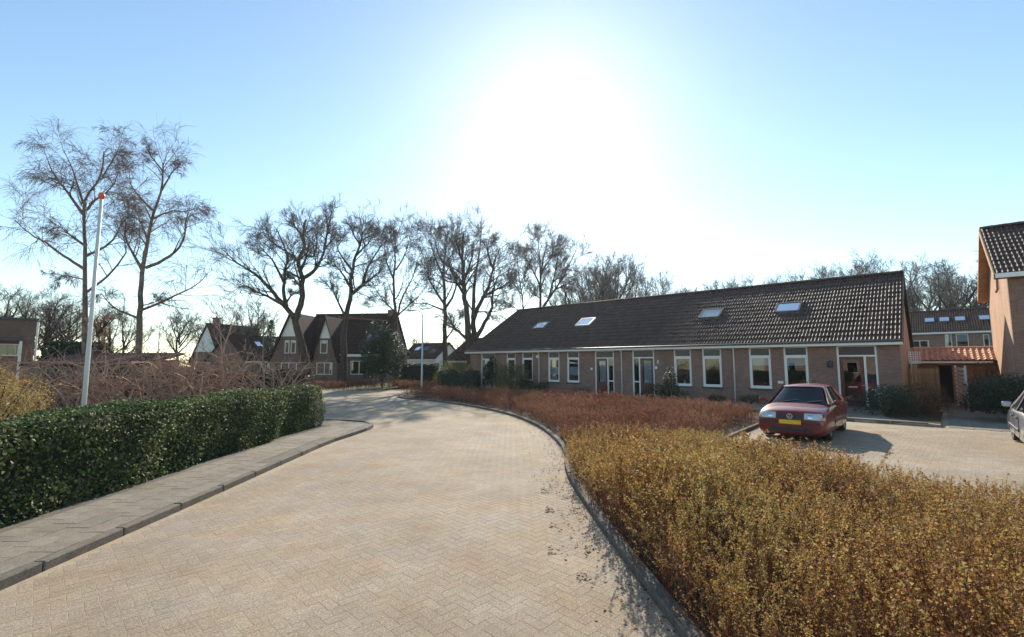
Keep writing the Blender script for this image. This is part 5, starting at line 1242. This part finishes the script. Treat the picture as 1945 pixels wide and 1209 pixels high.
traced_tree('oak_tree', 'tallest double stemmed bare oak at the end of the bungalow', 'tree', 44, 893,
    z3([(545, 1250), (540, 1080), (525, 970), (520, 820), (500, 700), (500, 560), (480, 430), (490, 300), (500, 120)]),
    [(z3([(545, 1040), (575, 990), (560, 850), (620, 720), (690, 600), (700, 480), (760, 330), (800, 230)]), .7), (z3([(580, 990), (650, 880), (700, 760), (700, 650), (740, 540), (800, 420)]), .55), (z3([(525, 1000), (430, 920), (380, 840), (350, 780)]), .4),
     (z3([(505, 690), (440, 580), (380, 450), (370, 330)]), .4), (z3([(560, 850), (570, 600), (600, 420), (620, 250), (625, 110)]), .5), (z3([(500, 560), (560, 420), (560, 250)]), .35), (z3([(640, 690), (730, 640), (820, 590), (860, 560)]), .35), (z3([(560, 800), (640, 800), (760, 800), (820, 770)]), .25), (z3([(700, 480), (660, 360), (690, 230)]), .3), (z3([(485, 440), (440, 300), (430, 180)]), .3)],
    'oak', .42, 'bark', 'twig', OG, rmin=.0085)
traced_tree('oak_tree', 'slender bare oak behind the left end of the ridge', 'tree', 56, 993,
    z3([(920, 1100), (920, 790), (920, 690), (890, 560), (880, 420), (870, 300)]), [(z3([(920, 780), (980, 690), (1010, 600)]), .4), (z3([(915, 680), (850, 600), (830, 500)]), .45), (z3([(900, 800), (820, 740), (720, 700)]), .4), (z3([(900, 600), (950, 500), (960, 400)]), .4)],
    'oak', .17, 'bark', 'twig', OG, rmin=.010, extra=1.15)
traced_tree('oak_tree', 'broad bare oak with thick trunk above the first roof window', 'tree', 56, 1027,
    z3([(1045, 1100), (1045, 780), (1045, 550), (1050, 480), (1090, 360), (1100, 210)]),
    [(z3([(1050, 790), (1150, 640), (1210, 550), (1290, 380), (1340, 270)]), .6), (z3([(1045, 620), (1000, 520), (950, 430), (900, 330)]), .45), (z3([(1045, 560), (1040, 400), (1020, 230)]), .45), (z3([(1100, 720), (1140, 560), (1170, 420), (1180, 280)]), .45), (z3([(1150, 640), (1240, 600), (1300, 560)]), .4), (z3([(1060, 500), (1130, 400), (1150, 260)]), .4)],
    'oak', .29, 'bark', 'twig', OG, rmin=.010, extra=1.15)

# tree kinds shared by the rows farther away
def far_proto(seed, hgt, spread):
    global rng
    keep = rng; rng = np.random.default_rng(seed); random.seed(seed)
    tr_ = ([(0, 0, -.1), (.1, 0, hgt * .3), (rng.normal(0, .3), .1, hgt * .55), (rng.normal(0, .5), 0, hgt * .98)], hgt * .022, .03)
    ls = []
    for i in range(8):
        a = i * 2.4 + rng.uniform(-.4, .4); z0 = hgt * rng.uniform(.22, .6); r = spread * rng.uniform(.7, 1.05)
        ls.append(([(0.05, 0, z0), (math.cos(a) * r * .4, math.sin(a) * r * .4, z0 + hgt * .12), (math.cos(a) * r * .8, math.sin(a) * r * .8, z0 + hgt * .26), (math.cos(a) * r, math.sin(a) * r, min(hgt * .97, z0 + hgt * .42))], hgt * .011, .02))
    root = thing('bare_tree', 'x', 'tree', (0, 0, 0)); tree_parts(root, tr_, ls, 'far', M['bark'], M['twig'], rmin=.009)
    rng = keep
    return root
protos = [far_proto(11, 13, 3.6), far_proto(12, 13, 4.6), far_proto(13, 13, 3.0)]
used = [False] * 3
def copy_tree(root):
    r = root.copy(); C.objects.link(r)
    for ch in list(root.children):
        c = ch.copy(); C.objects.link(c); c.parent = r
    return r
def far_tree(px, top, Y, label, group, k=None, wsc=1.0):
    k = random.randrange(3) if k is None else k
    r = copy_tree(protos[k]) if used[k] else protos[k]; used[k] = True
    q = ap(px, top, Y); s = q.z / 13.7
    r.location = (q.x, Y, 0); r.scale = (s * wsc, s * wsc, s); r.rotation_euler = (0, 0, random.uniform(0, 6.28))
    r['label'] = label; r['group'] = group
    return r
random.seed(3)
ridge = [(1078, 520, 62, 'small bare tree directly right of the broad oak'), (1112, 500, 66, 'bare tree above the second roof window from the left'), (1140, 490, 68, 'taller bare tree before the treeline drops over the roof'), (1165, 488, 70, 'narrow bare tree at the last high point above the roof'),
         (1200, 522, 80, 'bare tree where the treeline steps down behind the ridge'), (1228, 527, 84, 'feathery bare tree in the low part behind the ridge'), (1258, 534, 88, 'lower feathery bare tree over the ridge left of the gap'), (1292, 545, 92, 'lowest bare tree barely above the ridge centre'), (1330, 543, 92, 'small bare treetop above the third roof window'),
         (1390, 530, 90, 'treetop over the ridge between the two right roof windows'), (1430, 528, 90, 'treetop directly left above the rightmost roof window'), (1475, 528, 88, 'thin treetop above the rightmost roof window'), (1520, 520, 86, 'bare treetop right of the rightmost roof window'), (1560, 515, 86, 'bare treetop over the right third of the ridge'), (1590, 508, 84, 'bushy bare treetop nearing the right ridge end'), (1632, 492, 80, 'highest bare treetop near the right ridge end'), (1670, 510, 84, 'bare treetop just before the right ridge end')]
for px, top, Y, lb_ in ridge: far_tree(px, top, Y, lb_, 'bare trees behind the bungalow ridge', wsc=1.0)
for px, top, Y, lb_ in [(1745, 530, 78, 'bare tree beside the bungalow gable in the right gap'), (1775, 515, 74, 'pale bare tree over the row house left part'), (1808, 505, 72, 'tallest bare tree above the row house'), (1843, 512, 74, 'bare tree above the row house by the tall gable'), (1868, 535, 80, 'bare tree partly hidden by the tall gable')]:
    far_tree(px, top, Y, lb_, 'bare trees behind the row house', wsc=1.25)
for px, top, Y, lb_ in [(8, 548, 40, 'bare tree above the flat roofed annex at the left edge'), (50, 556, 46, 'bare tree right of the annex roof'), (98, 560, 42, 'bushy bare tree over the conifer hedge left part'), (135, 575, 44, 'bare tree over the conifer hedge right part'), (215, 590, 46, 'bare tree between the two birches'), (240, 600, 60, 'thin bare tree close to the second birch trunk'), (345, 590, 78, 'rounded bare tree behind the white gable house'), (395, 605, 85, 'faint bare tree right of the white gable house'),
                        (455, 590, 70, 'bare tree behind the dark roof left of the steep house'), (490, 572, 72, 'upright bare tree left of the steep house ridge'), (800, 640, 90, 'low bare tree beyond the street lamp'), (870, 640, 80, 'small bare tree in the gap before the bungalow')]:
    far_tree(px, top, Y, lb_, 'bare garden trees on the left', wsc=1.2)
# dark pine
pn = thing('pine_tree', 'small dark pine behind the roof left of the steep house', 'tree', (*BP(512, 66), 0))
MB().tube([(0, 0, 0), (0, 0, 7.5)], [.2, .05], 7).build('trunk', M['bark'], pn)
n = 2600; z = rng.uniform(3.4, 8.2, n); rr = (8.4 - z) * .38 * rng.uniform(.2, 1, n) + .1; a = np.round(rng.uniform(0, 6.28, n) * 2) / 2 + rng.normal(0, .2, n)
np_mesh('foliage', *leaves(np.stack([rr * np.cos(a), rr * np.sin(a), z - rr * .15], 1), .22, asp=.25), M['laurel'], pn)['kind'] = 'stuff'
# far woodland mass low on the horizon
n = 26000; x = rng.uniform(-150, 190, n); y = rng.uniform(110, 125, n); z = np.abs(rng.normal(0, 1, n)) * 2.3 * (1 + .3 * np.sin(x * .11) + .2 * np.sin(x * .31)); 
tag(np_mesh('distant_shrubbery', *leaves(np.stack([x, y, z], 1), .6, asp=.5), M['brownleaf']), 'hazy brown belt of distant shrubs along the horizon', 'shrubs', None, 'stuff')
# wheelie bin near steep house
q = BP(578, 39.5); bn = thing('wheelie_bin', 'dark blue wheelie bin at the foot of the largest oak', 'bin', (*q, 0))
MB().add([(-.24, -.3, .05), (.24, -.3, .05), (.24, .3, .05), (-.24, .3, .05), (-.29, -.36, 1.0), (.29, -.36, 1.0), (.29, .36, 1.0), (-.29, .36, 1.0)], [(0, 1, 2, 3), (4, 5, 6, 7), (0, 1, 5, 4), (1, 2, 6, 5), (2, 3, 7, 6), (3, 0, 4, 7)]).build('bin_body', M['bin'], bn, bevel=.02)
MB().box(-.31, .31, -.38, .4, 1.0, 1.07).build('lid', M['bin'], bn, bevel=.02)

# ------------------------------------------------------------------ thin spring haze
hz = MB().box(-235, 235, -45, 335, -1.2, 20).build('haze', None)
hm = bpy.data.materials.new('haze_air'); hm.use_nodes = True; t = hm.node_tree; t.nodes.clear()
pv = t.nodes.new('ShaderNodeVolumePrincipled'); pv.inputs['Color'].default_value = (.85, .93, 1, 1); pv.inputs['Density'].default_value = .00025; pv.inputs['Anisotropy'].default_value = .55
ho = t.nodes.new('ShaderNodeOutputMaterial'); t.links.new(pv.outputs[0], ho.inputs['Volume'])
hz.data.materials.append(hm); tag(hz, 'thin pale spring haze over the whole street', 'haze', None, 'stuff')
